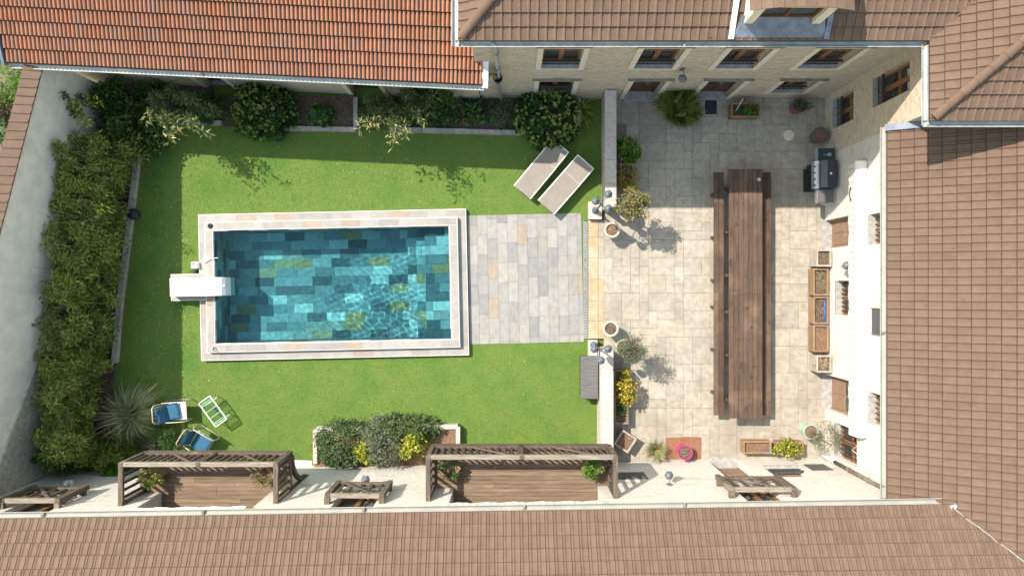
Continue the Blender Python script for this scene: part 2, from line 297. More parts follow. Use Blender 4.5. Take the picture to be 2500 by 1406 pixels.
class F:
    """a wall frame: s along the wall, o outwards, z up"""
    def __init__(s, A, d, n): s.A = Vector((A[0], A[1], 0)); s.d = Vector((d[0], d[1], 0)).normalized(); s.n = Vector((n[0], n[1], 0)).normalized()
    def pt(s, a, o, z): p = s.A + s.d * a + s.n * o; return Vector((p.x, p.y, z))
    def box(s, mb, a0, a1, o0, o1, z0, z1):
        q = [(a0, o0), (a1, o0), (a1, o1), (a0, o1)]
        return mb.hexa([s.pt(a, o, z0) for a, o in q], [s.pt(a, o, z1) for a, o in q])
    def skin(s, mb, a0, a1, z0, z1, ops, dep=.3):
        A = sorted({a0, a1} | {v for op in ops for v in op[:2]}); Z = sorted({z0, z1} | {v for op in ops for v in op[2:4]})
        A = [a for a in A if a0 <= a <= a1]; Z = [z for z in Z if z0 <= z <= z1]
        for i in range(len(A) - 1):
            for j in range(len(Z) - 1):
                ca, cz = (A[i] + A[i + 1]) / 2, (Z[j] + Z[j + 1]) / 2
                if any(op[0] < ca < op[1] and op[2] < cz < op[3] for op in ops): continue
                mb.add([s.pt(A[i], 0, Z[j]), s.pt(A[i + 1], 0, Z[j]), s.pt(A[i + 1], 0, Z[j + 1]), s.pt(A[i], 0, Z[j + 1])], [(0, 1, 2, 3)])
        for b0, b1, c0, c1 in [op[:4] for op in ops]:
            for (p, q) in (((b0, c0), (b1, c0)), ((b1, c0), (b1, c1)), ((b1, c1), (b0, c1)), ((b0, c1), (b0, c0))):
                mb.add([s.pt(p[0], 0, p[1]), s.pt(q[0], 0, q[1]), s.pt(q[0], -dep, q[1]), s.pt(p[0], -dep, p[1])], [(0, 1, 2, 3)])
        return mb
# ---------------------------------------------------------------- roofs
BROWN = [(0, .004), (.010, .006), (.022, .020), (.05, .014), (.128, .012), (.146, .018), (.160, .030), (.19, .030), (.205, .008)]
RED = [(0, 0), (.025, .002), (.04, .034), (.066, .048), (.092, .038), (.1135, .002), (.1385, .002), (.1535, .034), (.1795, .048), (.2055, .038), (.227, .002)]
def tile_geo(prof, L, lip=.042):
    n = len(prof); lip = .07 if n > 9 else lip; ch = .05 if n > 9 else .027
    vs = [(x, ch, z + lip) for x, z in prof] + [(x, L, z) for x, z in prof] + [(x, 0, -.004) for x, z in prof]
    fs = [(i, i + 1, n + i + 1, n + i) for i in range(n - 1)] + [(2 * n + i, 2 * n + i + 1, i + 1, i) for i in range(n - 1)]
    return vs, fs
def tile_idx(prof):
    n = len(prof); e = (0,) if n < 10 else (0, 5)
    return [1 if i in e else 0 for i in range(n - 1)] + [1] * (n - 1)
def tile_mesh(prof, L, m):
    vs, fs = tile_geo(prof, L); me = bpy.data.meshes.new('roof_tile'); me.from_pydata(vs, [], fs)
    me.materials.append(T[m]); me.materials.append(T[EDGE[m]]); me.polygons.foreach_set('material_index', tile_idx(prof)); me.update(); return me
EDGE = {'tile': 'tileedge', 'redtile': 'rededge'}
def in_frame(p, mg=0):
    k = S / (1 - p.z / H); x, y = 1250 + p.x * k, 703 - p.y * k
    return -mg < x < 2500 + mg and -mg < y < 1406 + mg
def tile_roof(roof, planes, prof, L, gauge, me, m, nmax=300):
    """planes: (E, u, up, pitch, ulen, vlen, clips); clips = [(point, inward normal)] vertical planes"""
    w = prof[-1][0]; vs, fs = tile_geo(prof, L); full = []; stuff = MB(); iv = inv_of(roof); smi = []; tmi = tile_idx(prof)
    for E, u, up, pitch, ulen, vlen, clips in planes:
        u = Vector((u[0], u[1], 0)).normalized(); up = Vector((up[0], up[1], 0)).normalized()
        v = Vector((up.x, up.y, pitch)).normalized(); n = u.cross(v).normalized()
        for j in range(int(vlen / gauge) + 1):
            off = (j % 2) * 0.0 + random.uniform(-.002, .002)
            for i in range(int(ulen / w) + 1):
                o = Vector(E) + u * (i * w + off) + v * (j * gauge - .03) + n * (.004 + random.uniform(0, .0025))
                a = random.uniform(-.004, .004); uu = (u + v * a).normalized(); vv = (v - u * a).normalized()
                M = Matrix(((uu.x, vv.x, n.x, o.x), (uu.y, vv.y, n.y, o.y), (uu.z, vv.z, n.z, o.z), (0, 0, 0, 1)))
                cs = [M @ Vector(c) for c in ((0, 0, 0), (w, 0, 0), (w, gauge, 0), (0, gauge, 0))]
                st = 1
                for cp, cn in clips:
                    dd = [(c.x - cp[0]) * cn[0] + (c.y - cp[1]) * cn[1] for c in cs]
                    if max(dd) <= 0.02: st = 0; break
                    if min(dd) < 0: st = 2
                if st == 0: continue
                mid = M @ Vector((w / 2, L / 2, 0))
                if st == 1:
                    full.append((in_frame(mid, 10), (mid.x ** 2 + mid.y ** 2), M))
                else:
                    bm = bmesh.new(); bv = [bm.verts.new(M @ Vector(p)) for p in vs]
                    for q, mi in zip(fs, tmi): bm.faces.new([bv[k] for k in q]).material_index = mi
                    for cp, cn in clips:
                        bmesh.ops.bisect_plane(bm, geom=bm.verts[:] + bm.edges[:] + bm.faces[:], plane_co=(cp[0], cp[1], 0), plane_no=(-cn[0], -cn[1], 0), clear_outer=True)
                    bm.verts.index_update(); stuff.add([p.co.copy() for p in bm.verts], [tuple(p.index for p in q.verts) for q in bm.faces]); smi += [q.material_index for q in bm.faces]; bm.free()
    full.sort(key=lambda t: (not t[0], t[1]))
    for k, (vis, d, M) in enumerate(full):
        if k < nmax and vis: inst('roof_tile', me, roof, None, mtx=iv @ M)
        else: stuff.add([M @ Vector(p) for p in vs], fs); smi += tmi
    o = build('roof_tiling', stuff, [m, EDGE[m]], roof.parent); o.data.polygons.foreach_set('material_index', smi); o['kind'] = 'stuff'
    return o
def gutter(house, p, q, r=.07, m='zinc', name='gutter', brackets=True):
    p, q = Vector(p), Vector(q); d = (q - p).normalized(); sd = Vector((-d.y, d.x, 0)); mb = MB(); n = 8; vs = []
    for c in (p, q):
        for rr in (r, r - .008):
            vs += [c + sd * rr * math.cos(math.pi * k / n) - Vector((0, 0, rr * math.sin(math.pi * k / n))) for k in range(n + 1)]
    K = n + 1; fs = []
    for k in range(n): fs += [(k, k + 1, 2 * K + k + 1, 2 * K + k), (K + k + 1, K + k, 3 * K + k, 3 * K + k + 1)]
    fs += [(0, K, 3 * K, 2 * K), (K - 1, 2 * K - 1, 4 * K - 1, 3 * K - 1)] + [(k, k + 1, K + k + 1, K + k) for k in range(n)] + [(2 * K + k, 2 * K + k + 1, 3 * K + k + 1, 3 * K + k) for k in range(n)]
    mb.add(vs, fs); mb.tube([p + sd * (r + .004), q + sd * (r + .004)], .011, 6); mb.tube([p - sd * (r + .004), q - sd * (r + .004)], .011, 6)
    g = build(name, mb, m, house)
    L = (q - p).length
    if brackets:
        for k in range(1, int(L / 4)):
            c = p + d * (k * 4 + 1.3); b = MB(); b.bar(c - d * .03, c + d * .03, r * 2 + .03, .012); build('joint_clip', b, 'hood', g)
    return g
def ridge_caps(roof, p, q, m='tile', r=.11, step=.36):
    p, q = Vector(p), Vector(q); d = (q - p).normalized(); L = (q - p).length; sd = d.cross(Vector((0, 0, 1))).normalized(); up = sd.cross(d)
    vs = []
    for t, rr in ((0, r), (.40, r * .86)):
        vs += [Vector((t, rr * math.cos(math.pi * k / 6), rr * .75 * math.sin(math.pi * k / 6))) for k in range(7)]
    vs += [Vector((0, (r - .02) * math.cos(math.pi * k / 6), (r - .02) * .75 * math.sin(math.pi * k / 6))) for k in range(7)]
    fs = [(k, k + 1, 8 + k, 7 + k) for k in range(6)] + [(k, 14 + k, 15 + k, k + 1) for k in range(6)]
    me = bpy.data.meshes.new('ridge_tile'); me.from_pydata([tuple(v) for v in vs], [], fs); me.materials.append(T[m]); iv = inv_of(roof)
    for k in range(int(L / step) + 1):
        o = p + d * (k * step) + up * .035
        M = Matrix(((d.x, sd.x, up.x, o.x), (d.y, sd.y, up.y, o.y), (d.z, sd.z, up.z, o.z), (0, 0, 0, 1)))
        inst('ridge_tile', me, roof, None, mtx=iv @ M)

# ---------------------------------------------------------------- openings
def window(house, fr, a0, a1, z0, z1, dep=.24, wood='brownwood', surround=None, guard=False, bars=False, hood=False, transom=False, sill='sill', bl=2):
    mb = MB(); t = .06; o0, o1 = -dep, -dep + .06
    fr.box(mb, a0, a0 + t, o0, o1, z0, z1); fr.box(mb, a1 - t, a1, o0, o1, z0, z1)
    fr.box(mb, a0 + t, a1 - t, o0, o1, z0, z0 + t); fr.box(mb, a0 + t, a1 - t, o0, o1, z1 - t, z1)
    xs = [a0 + t + (a1 - a0 - 2 * t) * k / bl for k in range(bl + 1)]
    for x in xs[1:-1]: fr.box(mb, x - .065, x + .065, o0, o1 + .015, z0 + t, z1 - t)
    zs = [z0 + t, z1 - t]
    if transom: zs = [z0 + t, z0 + (z1 - z0) * .55, z1 - t]; fr.box(mb, a0 + t, a1 - t, o0, o1 + .005, zs[1] - .04, zs[1] + .04)
    w = build('window', mb, wood, house)
    for i in range(bl):
        for j in range(len(zs) - 1):
            p = MB(); fr.box(p, xs[i], xs[i + 1], o0 - .02, o0 + .012, zs[j], zs[j + 1]); pa = build('pane', p, 'glass', w)
    cu = MB()
    for i in range(bl): fr.box(cu, xs[i] + .08, xs[i + 1] - .08, o0 + .013, o0 + .018, z1 - t - .42, z1 - t - .08)
    if transom: build('curtain', cu, 'curtain', w)
    if sill:
        p = MB(); fr.box(p, a0 - .0, a1 + .0, -dep + .06, .03, z0 - .05, z0 + .006); build('sill', p, sill, w)
    if surround:
        p = MB(); sw = .15
        fr.box(p, a0 - sw, a0, -.02, .035, z0 - .13, z1 + sw); fr.box(p, a1, a1 + sw, -.02, .035, z0 - .13, z1 + sw)
        fr.box(p, a0, a1, -.02, .033, z1, z1 + sw); fr.box(p, a0, a1, -.02, .031, z0 - .13, z0 - .05)
        build('surround', p, surround, w)
    if hood:
        p = MB(); fr.box(p, a0 - .2, a1 + .2, -.01, .075, z1 + .152, z1 + .20); build('hood_moulding', p, 'hood', w)
    if guard:
        g = MB(); oo = -.06
        for z in (z0 + .10, z0 + .30): fr.box(g, a0, a1, oo - .012, oo + .012, z, z + .022)
        k = int((a1 - a0) / .11)
        for i in range(1, k): x = a0 + (a1 - a0) * i / k; fr.box(g, x - .008, x + .008, oo - .008, oo + .008, z0 + .122, z0 + .30)
        fr.box(g, a0, a1, oo - .03, oo + .03, z0 + .345, z0 + .372)
        build('guard_rail', g, 'iron', w)
    if bars:
        k = max(3, int((a1 - a0) / .13))
        for i in range(1, k):
            g = MB(); x = a0 + (a1 - a0) * i / k; fr.box(g, x - .011, x + .011, -dep + .075, -dep + .10, z0, z1); build('bar', g, 'iron', w)
        for z in (z0 + .25, (z0 + z1) / 2, z1 - .25):
            g = MB(); fr.box(g, a0, a1, -dep + .066, -dep + .074, z - .015, z + .015); build('bar', g, 'iron', w)
    return w
def door(house, fr, a0, a1, z0, z1, dep=.26, m='darkwood', surround=None, hood=False, glazed=False, step=True):
    mb = MB(); o0 = -dep
    fr.box(mb, a0, a1, o0, o0 + .05, z0, z1)
    for s in (a0, a1 - .06): fr.box(mb, s, s + .06, o0 + .05, o0 + .08, z0, z1)
    fr.box(mb, a0 + .06, a1 - .06, o0 + .05, o0 + .078, z1 - .06, z1)
    d = build('door', mb, m, house)
    mid = (a0 + a1) / 2
    for (x0, x1) in ((a0 + .1, mid - .03), (mid + .03, a1 - .1)):
        for (c0, c1) in ((.1, .42), (.48, .8), (.85, .96)):
            p = MB(); fr.box(p, x0, x1, o0 + .05, o0 + .068, z0 + (z1 - z0) * c0, z0 + (z1 - z0) * c1)
            build('pane' if glazed and c0 > .4 else 'panel', p, 'glass' if glazed and c0 > .4 else m, d)
    p = MB(); hp = fr.pt(mid + .06, o0 + .10, z0 + 1.0); p.bar(hp - fr.n * .05, hp, .02, .02); p.bar(hp, hp + fr.d * .1, .018, .018); build('handle', p, 'steel', d)
    if step: p = MB(); fr.box(p, a0, a1, -dep + .05, .12, z0 - .03, z0 + .02); build('threshold', p, 'sill', d)
    if surround:
        p = MB(); sw = .15
        fr.box(p, a0 - sw, a0, -.02, .035, z0, z1 + sw); fr.box(p, a1, a1 + sw, -.02, .035, z0, z1 + sw); fr.box(p, a0, a1, -.02, .033, z1, z1 + sw)
        build('surround', p, surround, d)
    if hood: p = MB(); fr.box(p, a0 - .2, a1 + .2, -.01, .075, z1 + .152, z1 + .20); build('hood_moulding', p, 'hood', d)
    return d

PZ = .12     # patio level
tile_b = tile_mesh(BROWN, .35, 'tile'); tile_r = tile_mesh(RED, .42, 'redtile')

# ---------------------------------------------------------------- stone house (top)
f1 = F((-1.0, 6.06), (1, 0), (0, -1)); f2 = F((10.0, 6.06), (0, -1), (-1, 0))
house = thing('stone_house', 'two-storey beige stone house with brown tiled hip roof and dormer, above the patio', 'house', (4.5, 8.5, 0))
ops1 = [(1.80, 2.83, 3.17, 4.71), (4.34, 5.40, 3.17, 4.71), (6.57, 7.63, 3.17, 4.71), (8.82, 9.93, 3.17, 4.71),
        (1.80, 2.83, .75, 1.97), (4.57, 5.52, PZ, 1.97), (6.76, 7.82, PZ, 1.97), (8.98, 9.98, .80, 1.97)]
mb = MB(); f1.skin(mb, 0, 11.0, -.1, 6.15, ops1, .26)
build('front_wall', mb, 'stonewall', house)
ops2 = [(.22, 1.12, .75, 1.95), (.28, 1.08, 3.1, 4.78)]
mb = MB(); f2.skin(mb, 0, 1.86, -.1, 6.15, ops2, .26); build('side_wall', mb, 'stonewall', house)
mb = MB(); mb.add([(10, 4.2, 3.5), (16, 4.2, 3.5), (16, 4.2, 6.2), (10, 4.2, 6.2)], [(0, 1, 2, 3)])
mb.add([(16, 4.2, -.1), (16, 13, -.1), (16, 13, 6.2), (16, 4.2, 6.2)], [(0, 1, 2, 3)]); mb.add([(-1, 13, -.1), (16, 13, -.1), (16, 13, 6.2), (-1, 13, 6.2)], [(0, 1, 2, 3)])
mb.add([(-1, 6.06, -.1), (-1, 13, -.1), (-1, 13, 6.2), (-1, 6.06, 6.2)], [(0, 1, 2, 3)])
build('outer_wall', mb, 'stonewall', house)
for k in range(4): a = ops1[k]; window(house, f1, *a, surround='cream', guard=True, hood=True, transom=True)
window(house, f1, *ops1[4], surround='cream', guard=True, hood=True, transom=False)
door(house, f1, *ops1[5], surround='cream', hood=True); door(house, f1, *ops1[6], surround='cream', hood=True, glazed=True)
window(house, f1, *ops1[7], surround='cream', guard=True, hood=True)
window(house, f2, *ops2[0], transom=True, bars=False, guard=True); window(house, f2, *ops2[1], transom=True, guard=True)
PA = .55; ze = 6.2
mb = MB()
def zA(y): return ze + PA * (y - 5.70) - .02
for poly, zf in (([(-1.23, 5.7), (9.62, 5.7), (13.62, 9.7), (2.77, 9.7)], lambda x, y: zA(y)),
                 ([(9.62, 5.7), (9.62, 3.85), (13.62, 7.85), (13.62, 9.7)], lambda x, y: ze + PA * (x - 9.62) - .02),
                 ([(9.62, 3.85), (17.6, 3.85), (13.62, 7.85)], lambda x, y: ze + PA * (y - 3.85) - .02),
                 ([(-1.23, 13.7), (-1.23, 5.7), (2.77, 9.7)], lambda x, y: ze + PA * (x + 1.23) - .02),
                 ([(-1.23, 13.7), (2.77, 9.7), (13.62, 9.7), (17.6, 13.7)], lambda x, y: ze + PA * (13.7 - y) - .02),
                 ([(17.6, 3.85), (17.6, 13.7), (13.62, 9.7), (13.62, 7.85)], lambda x, y: ze + PA * (17.6 - x) - .02)):
    mb.add([(x, y, zf(x, y)) for x, y in poly], [tuple(range(len(poly)))])
for (p, q) in (((-1.0, 6.06), (10, 6.06)), ((10, 6.06), (10, 4.2)), ((10, 4.2), (16, 4.2))):     # boxed eaves
    pass
mb.add([(-1.23, 5.7, 6.13), (9.62, 5.7, 6.13), (10.2, 6.3, 6.13), (-1.0, 6.3, 6.13)], [(0, 1, 2, 3)]); mb.add([(9.62, 5.7, 6.13), (9.62, 3.85, 6.13), (10.2, 4.4, 6.13), (10.2, 6.3, 6.13)], [(0, 1, 2, 3)])
mb.add([(9.62, 3.85, 6.13), (16.5, 3.85, 6.13), (16.5, 4.4, 6.13), (10.2, 4.4, 6.13)], [(0, 1, 2, 3)])
roof = build('roof', mb, 'tile', house)
tile_roof(roof, [((-1.23, 5.72, ze), (1, 0), (0, 1), PA, 13.6, 2.2, [((-1.23, 5.70), (1, -1)), ((12.6, 0), (-1, 0))]),
                 ((-1.21, 9.4, ze), (0, -1), (1, 0), PA, 3.9, 2.0, [((-1.23, 5.70), (-1, 1))]),
                 ((9.64, 8.2, ze), (0, -1), (1, 0), PA, 4.6, 3.4, [((9.62, 3.85), (-1, 1))]),
                 ((9.62, 3.87, ze), (1, 0), (0, 1), PA, 4.6, 3.0, [((9.62, 3.85), (1, -1))])], BROWN, .35, .302, tile_b, 'tile')
ridge_caps(roof, (-1.16, 5.77, 6.26), (1.5, 8.43, 6.26 + 2.66 * PA)); ridge_caps(roof, (9.69, 3.92, 6.26), (13.2, 7.43, 6.26 + 3.51 * PA))
gutter(house, (-1.31, 5.655, 6.15), (9.52, 5.655, 6.15), .075); gutter(house, (-1.31, 9.5, 6.15), (-1.31, 5.60, 6.15), .075)
gutter(house, (9.565, 5.62, 6.15), (9.565, 3.76, 6.15), .07, brackets=False); gutter(house, (9.52, 3.80, 6.15), (16.5, 3.80, 6.15), .07)
mb = MB(); mb.bar((-1.19, 5.9, 6.205), (-1.19, 9.4, 6.205), .13, .012); build('verge_flashing', mb, 'flash', house)
mb = MB(); mb.add([(10.0 - .45, 4.19, 4.44), (15, 4.19, 7.1), (15, 4.02, 7.12), (10.0 - .45, 4.02, 4.46)], [(0, 1, 2, 3)]); build('step_flashing', mb, 'zincblue', house)
mb = MB()   # valley mortar line
p0, p1 = Vector((9.66, 5.74, 6.24)), Vector((12.2, 8.28, 6.24 + 2.54 * PA)); mb.tube([p0.lerp(p1, t / 20) + Vector((random.uniform(-.02, .02), random.uniform(-.02, .02), 0)) for t in range(21)], .03, 6); build('valley_seam', mb, 'tile', house)
# downpipe with hopper
def pipe(name, parent, pts, r=.05, m='zinc', clips=()):
    mb = MB(); mb.tube(pts, r, 10); o = build(name, mb, m, parent, True)
    for c in clips: b = MB(); b.lathe([(r, -.03), (r + .014, -.03), (r + .014, .03), (r, .03)], 12, c, False); build('pipe_clip', b, 'hood', o)
    return o
pp = pipe('downpipe', house, [(-.43, 5.66, 6.1), (-.43, 5.72, 5.95), (-.43, 5.95, 5.7), (-.42, 5.96, 5.4), (-.38, 5.96, 2.7), (-.38, 5.96, 2.45)], .05, 'zinc', [(-.40, 5.96, 4.6), (-.39, 5.96, 3.4)])
mb = MB(); mb.lathe([(.05, -.3), (.075, -.25), (.13, 0), (.135, .06), (.115, .06), (.10, 0), (.05, -.2)], 16, (-.40, 5.92, 2.6), True); build('rain_hopper', mb, 'iron', house, True)
pipe('downpipe', house, [(-.40, 5.93, 2.35), (-.38, 5.95, 1.2), (-.34, 5.95, .5), (-.33, 5.9, .05)], .05, 'hood')
pipe('downpipe', house, [(-.80, 5.66, 3.2), (-.72, 5.75, 3.2), (-.60, 5.86, 3.16), (-.50, 5.9, 3.0), (-.46, 5.92, 2.6)], .045, 'hood')
# dormer (a part of the house)
mb = MB(); dY = 5.98
mb.bb(5.25, 5.45, dY, dY + .16, 6.40, 7.45); mb.bb(6.78, 6.98, dY, dY + .16, 6.40, 7.45)
for k in range(8):
    x0, x1 = 5.25 + 1.73 * k / 8, 5.25 + 1.73 * (k + 1) / 8
    za = lambda x: 7.45 + .16 * (1 - ((x - 6.115) / .865) ** 2)
    mb.hexa([(x0, dY + .005, 7.36), (x1, dY + .005, 7.36), (x1, dY + .15, 7.36), (x0, dY + .15, 7.36)], [(x0, dY + .005, za(x0)), (x1, dY + .005, za(x1)), (x1, dY + .15, za(x1)), (x0, dY + .15, za(x0))])
dorm = build('dormer', mb, 'cream', house)
mb = MB()
for x in (5.25, 6.98): mb.add([(x, dY + .16, 6.36), (x, dY + 2.4, 7.5), (x, dY + 2.4, 7.6), (x, dY + .16, 7.45)], [(0, 1, 2, 3)])
build('cheek', mb, 'whitewall', dorm)
fd = F((5.45, dY), (1, 0), (0, -1)); mb = MB()
for a, b, c, d in ((0, .07, 6.62, 7.36), (1.26, 1.33, 6.62, 7.36), (.07, 1.26, 6.62, 6.69), (.62, .71, 6.69, 7.36)): fd.box(mb, a, b, -.15, -.09, c, d)
build('window_frame', mb, 'darkwood', dorm)
for a in (.07, .71): mb = MB(); fd.box(mb, a, a + .55, -.14, -.12, 6.69, 7.36); build('pane', mb, 'glass', dorm)
mb = MB(); mb.hexa([(5.06, 5.74, 6.22), (7.18, 5.74, 6.22), (7.05, dY + .14, 6.45), (5.18, dY + .14, 6.45)], [(5.06, 5.74, 6.29), (7.18, 5.74, 6.29), (7.05, dY + .14, 6.60), (5.18, dY + .14, 6.60)]); build('zinc_apron', mb, 'zincblue', dorm)
for x in (5.02, 7.20): mb = MB(); mb.bar((x, 5.70, 6.30), (x, dY + 1.6, 6.30 + 1.86 * PA), .12, .03); build('side_flashing', mb, 'flash' if x < 6 else 'zincblue', dorm)
tdm = MB()
for j in range(7):
    for i in range(10):
        x0 = 5.02 + i * .222; 
        if i >= 10: continue
        z = lambda x: 7.50 + .22 * (1 - ((x - 6.115) / 1.12) ** 2)
        y0 = dY - .14 + j * .30
        v4 = [(x0, y0), (x0 + .214, y0), (x0 + .214, y0 + .33), (x0, y0 + .33)]
        tdm2 = MB(); tdm2.hexa([(x, y, z(x) + .01 + .03 * (1 - (y - y0) / .33) + .02 * j) for x, y in v4], [(x, y, z(x) + .03 + .03 * (1 - (y - y0) / .33) + .02 * j) for x, y in v4])
        build('roof_tile', tdm2, 'tile', dorm)
mb = MB(); mb.bb(5.1, 7.1, dY + .1, dY + 2.2, 7.3, 7.5); build('roof_deck', mb, 'hood', dorm)

# ---------------------------------------------------------------- barn (top left)
sl4 = -.0474; A4 = (-1.02, 6.02); f4 = F(A4, (-1, -sl4), (sl4, -1))
barn = thing('barn', 'long low stone barn with weathered orange terracotta roof, above the lawn', 'barn', (-7, 8, 0))
ops4 = [(3.05, 4.05, -.05, 2.1), (7.85, 8.7, -.05, 2.1), (5.55, 5.85, 1.35, 1.75)]
mb = MB(); f4.skin(mb, 0, 12.55, -.1, 3.35, ops4, .3); build('front_wall', mb, 'stonewall', barn)
p = [f4.pt(0, 0, 0), f4.pt(12.55, 0, 0), f4.pt(12.55, -6, 0), f4.pt(0, -6, 0)]; mb = MB()
for i in (1, 2, 3):
    a, b = p[i], p[(i + 1) % 4]; mb.add([(a.x, a.y, -.1), (b.x, b.y, -.1), (b.x, b.y, 3.3), (a.x, a.y, 3.3)], [(0, 1, 2, 3)])
build('outer_wall', mb, 'stonewall', barn)
door(barn, f4, *ops4[0], surround='cream', m='darkwood', dep=.3); door(barn, f4, *ops4[1], surround='cream', m='darkwood', dep=.3); window(barn, f4, *ops4[2], bl=1, dep=.2)
PB = .45; E4 = f4.pt(-.25, .50, 3.34); u4 = -f4.d; up4 = -f4.n
mb = MB(); R0, R1 = f4.pt(-.2, .5, 3.32), f4.pt(12.72, .5, 3.32); rr = -f4.n * 3.6 + Vector((0, 0, 3.6 * PB))
mb.add([R0, R1, R1 + rr, R0 + rr], [(3, 2, 1, 0)]); mb.add([R0 + rr, R1 + rr, R1 - f4.n * 7.2, R0 - f4.n * 7.2], [(3, 2, 1, 0)])
mb.add([R0, R1, R1 - f4.n * .6 - Vector((0, 0, .1)), R0 - f4.n * .6 - Vector((0, 0, .1))], [(0, 1, 2, 3)])
mb.add([R1, R1 + rr, R1 - f4.n * 7.2], [(0, 1, 2)]); mb.add([R0, R0 + rr, R0 - f4.n * 7.2], [(0, 1, 2)])
broof = build('roof', mb, 'redtile', barn)
tile_roof(broof, [(f4.pt(12.70, .47, 3.34), u4, up4, PB, 12.85, 3.6, [])], RED, .42, .355, tile_r, 'redtile')
gutter(barn, f4.pt(12.72, .56, 3.30), f4.pt(-.28, .56, 3.30), .055, 'zinc')
mb = MB(); q0 = f4.pt(-.31, .56, 3.33); mb.bar(q0, q0 + rr, .16, .06); build('verge_flashing', mb, 'flash', barn)
mb = MB(); q0 = f4.pt(12.76, .56, 3.36); mb.bar(q0, q0 + rr, .07, .16); build('verge_board', mb, 'zincblue', barn)

# ---------------------------------------------------------------- lower wing (right)
wing = thing('low_wing', 'low white-walled wing with brown tiled roof along the far side of the patio', 'house', (12, -1, 0))
Y0w = 4.2
f2w = F((10.0, Y0w), (0, -1), (-1, 0))
def yw(a, b): return (Y0w - a, Y0w - b)
ops = [(*yw(2.15, 1.25), PZ, 2.15), (*yw(-2.75, -3.85), PZ, 2.15), (*yw(.22, -.82), .9, 2.1), (*yw(-4.15, -5.2), .85, 2.15), (*yw(2.05, 1.2), 2.86, 4.1), (*yw(-2.9, -3.78), 2.86, 4.1)]
mb = MB(); f2w.skin(mb, 0, 9.75, -.1, 4.38, ops, .26); build('front_wall', mb, 'whitewall', wing)
mb = MB(); mb.add([(17.5, 4.2, -.1), (17.5, -12, -.1), (17.5, -12, 4.4), (17.5, 4.2, 4.4)], [(0, 1, 2, 3)]); build('outer_wall', mb, 'whitewall', wing)
door(wing, f2w, *ops[0], m='browndoor'); door(wing, f2w, *ops[1], m='browndoor', glazed=True)
window(wing, f2w, *ops[2], bars=True); window(wing, f2w, *ops[3], bars=True, transom=True)
window(wing, f2w, *ops[4], bars=True, wood='browndoor'); window(wing, f2w, *ops[5], bars=True, wood='browndoor')
PR = .5; xe, zr = 9.64, 4.38
mb = MB(); mb.add([(xe, 4.2, zr - .02), (xe, -12, zr - .02), (xe + 4, -12, zr + 2 - .02), (xe + 4, 4.2, zr + 2 - .02)], [(0, 1, 2, 3)])
mb.add([(xe + 4, 4.2, zr + 2 - .02), (xe + 4, -12, zr + 2 - .02), (xe + 8, -12, zr - .02), (xe + 8, 4.2, zr - .02)], [(0, 1, 2, 3)])
mb.add([(xe, 4.2, zr - .1), (xe, -6, zr - .1), (10.2, -6, zr - .1), (10.2, 4.2, zr - .1)], [(3, 2, 1, 0)])
wroof = build('roof', mb, 'tile', wing)
tile_roof(wroof, [((xe + .02, 4.17, zr), (0, -1), (1, 0), PR, 11.9, 3.9, [])], BROWN, .35, .303, tile_b, 'tile')
gutter(wing, (xe - .06, 4.15, zr - .05), (xe - .06, -5.42, zr - .05), .07, 'gutter')
pp = pipe('downpipe', wing, [(xe - .05, -5.1, zr - .1), (xe + .02, -5.2, zr - .3), (9.86, -5.3, zr - .5), (9.88, -5.32, 3.2), (9.88, -5.32, 1.0)], .055, 'hood', [(9.88, -5.32, 3.0), (9.88, -5.32, 1.9)])
pipe('pipe_foot', wing, [(9.88, -5.32, 1.02), (9.87, -5.31, PZ)], .062, 'white')
mb = MB(); f2w.box(mb, *yw(-.55, -1.27), 0, .05, 3.05, 3.95); pn = build('vent_panel', mb, 'panel', wing)
mb = MB(); 
for a in (yw(-.55, -.58), yw(-1.24, -1.27)): f2w.box(mb, *a, .05, .07, 3.05, 3.95)
build('panel_edge', mb, 'grille', pn)
cab = MB(); cab.tube([(9.985, -4.15, 2.55), (9.98, -4.5, 2.3), (9.98, -4.75, 1.9), (9.985, -4.85, 2.6), (9.985, -5.0, 3.2)], .009, 5); build('loose_cable', cab, 'white', wing)

# ---------------------------------------------------------------- long house with balconies (bottom)
sl3 = .0150; f3 = F((10.0, -5.45), (-1, -sl3), (-sl3, 1))
long = thing('balcony_house', 'long white house with brown tiled roof and timber balconies, below the lawn', 'house', (0, -9, 0))
ZB = 5.0
def sx(x): return 10.0 - x
rb = (sx(2.40), sx(-1.65), 2.75, 4.62); lb = (sx(-6.75), sx(-9.85), 2.75, 4.62)
ops3 = [(sx(7.22), sx(6.25), PZ, 2.1), (sx(8.82), sx(7.70), .95, 2.1), rb, lb,
        (sx(7.15), sx(6.1), 2.95, 4.7), (sx(-3.6), sx(-4.7), 2.95, 4.7), (sx(-12.0), sx(-13.2), 2.95, 4.7)]
mb = MB(); deps = [.3, .3, 1.25, 1.25, .22, .22, .22]
f3.skin(mb, 0, 27, -.1, 4.92, [], 0) if False else None
allops = ops3
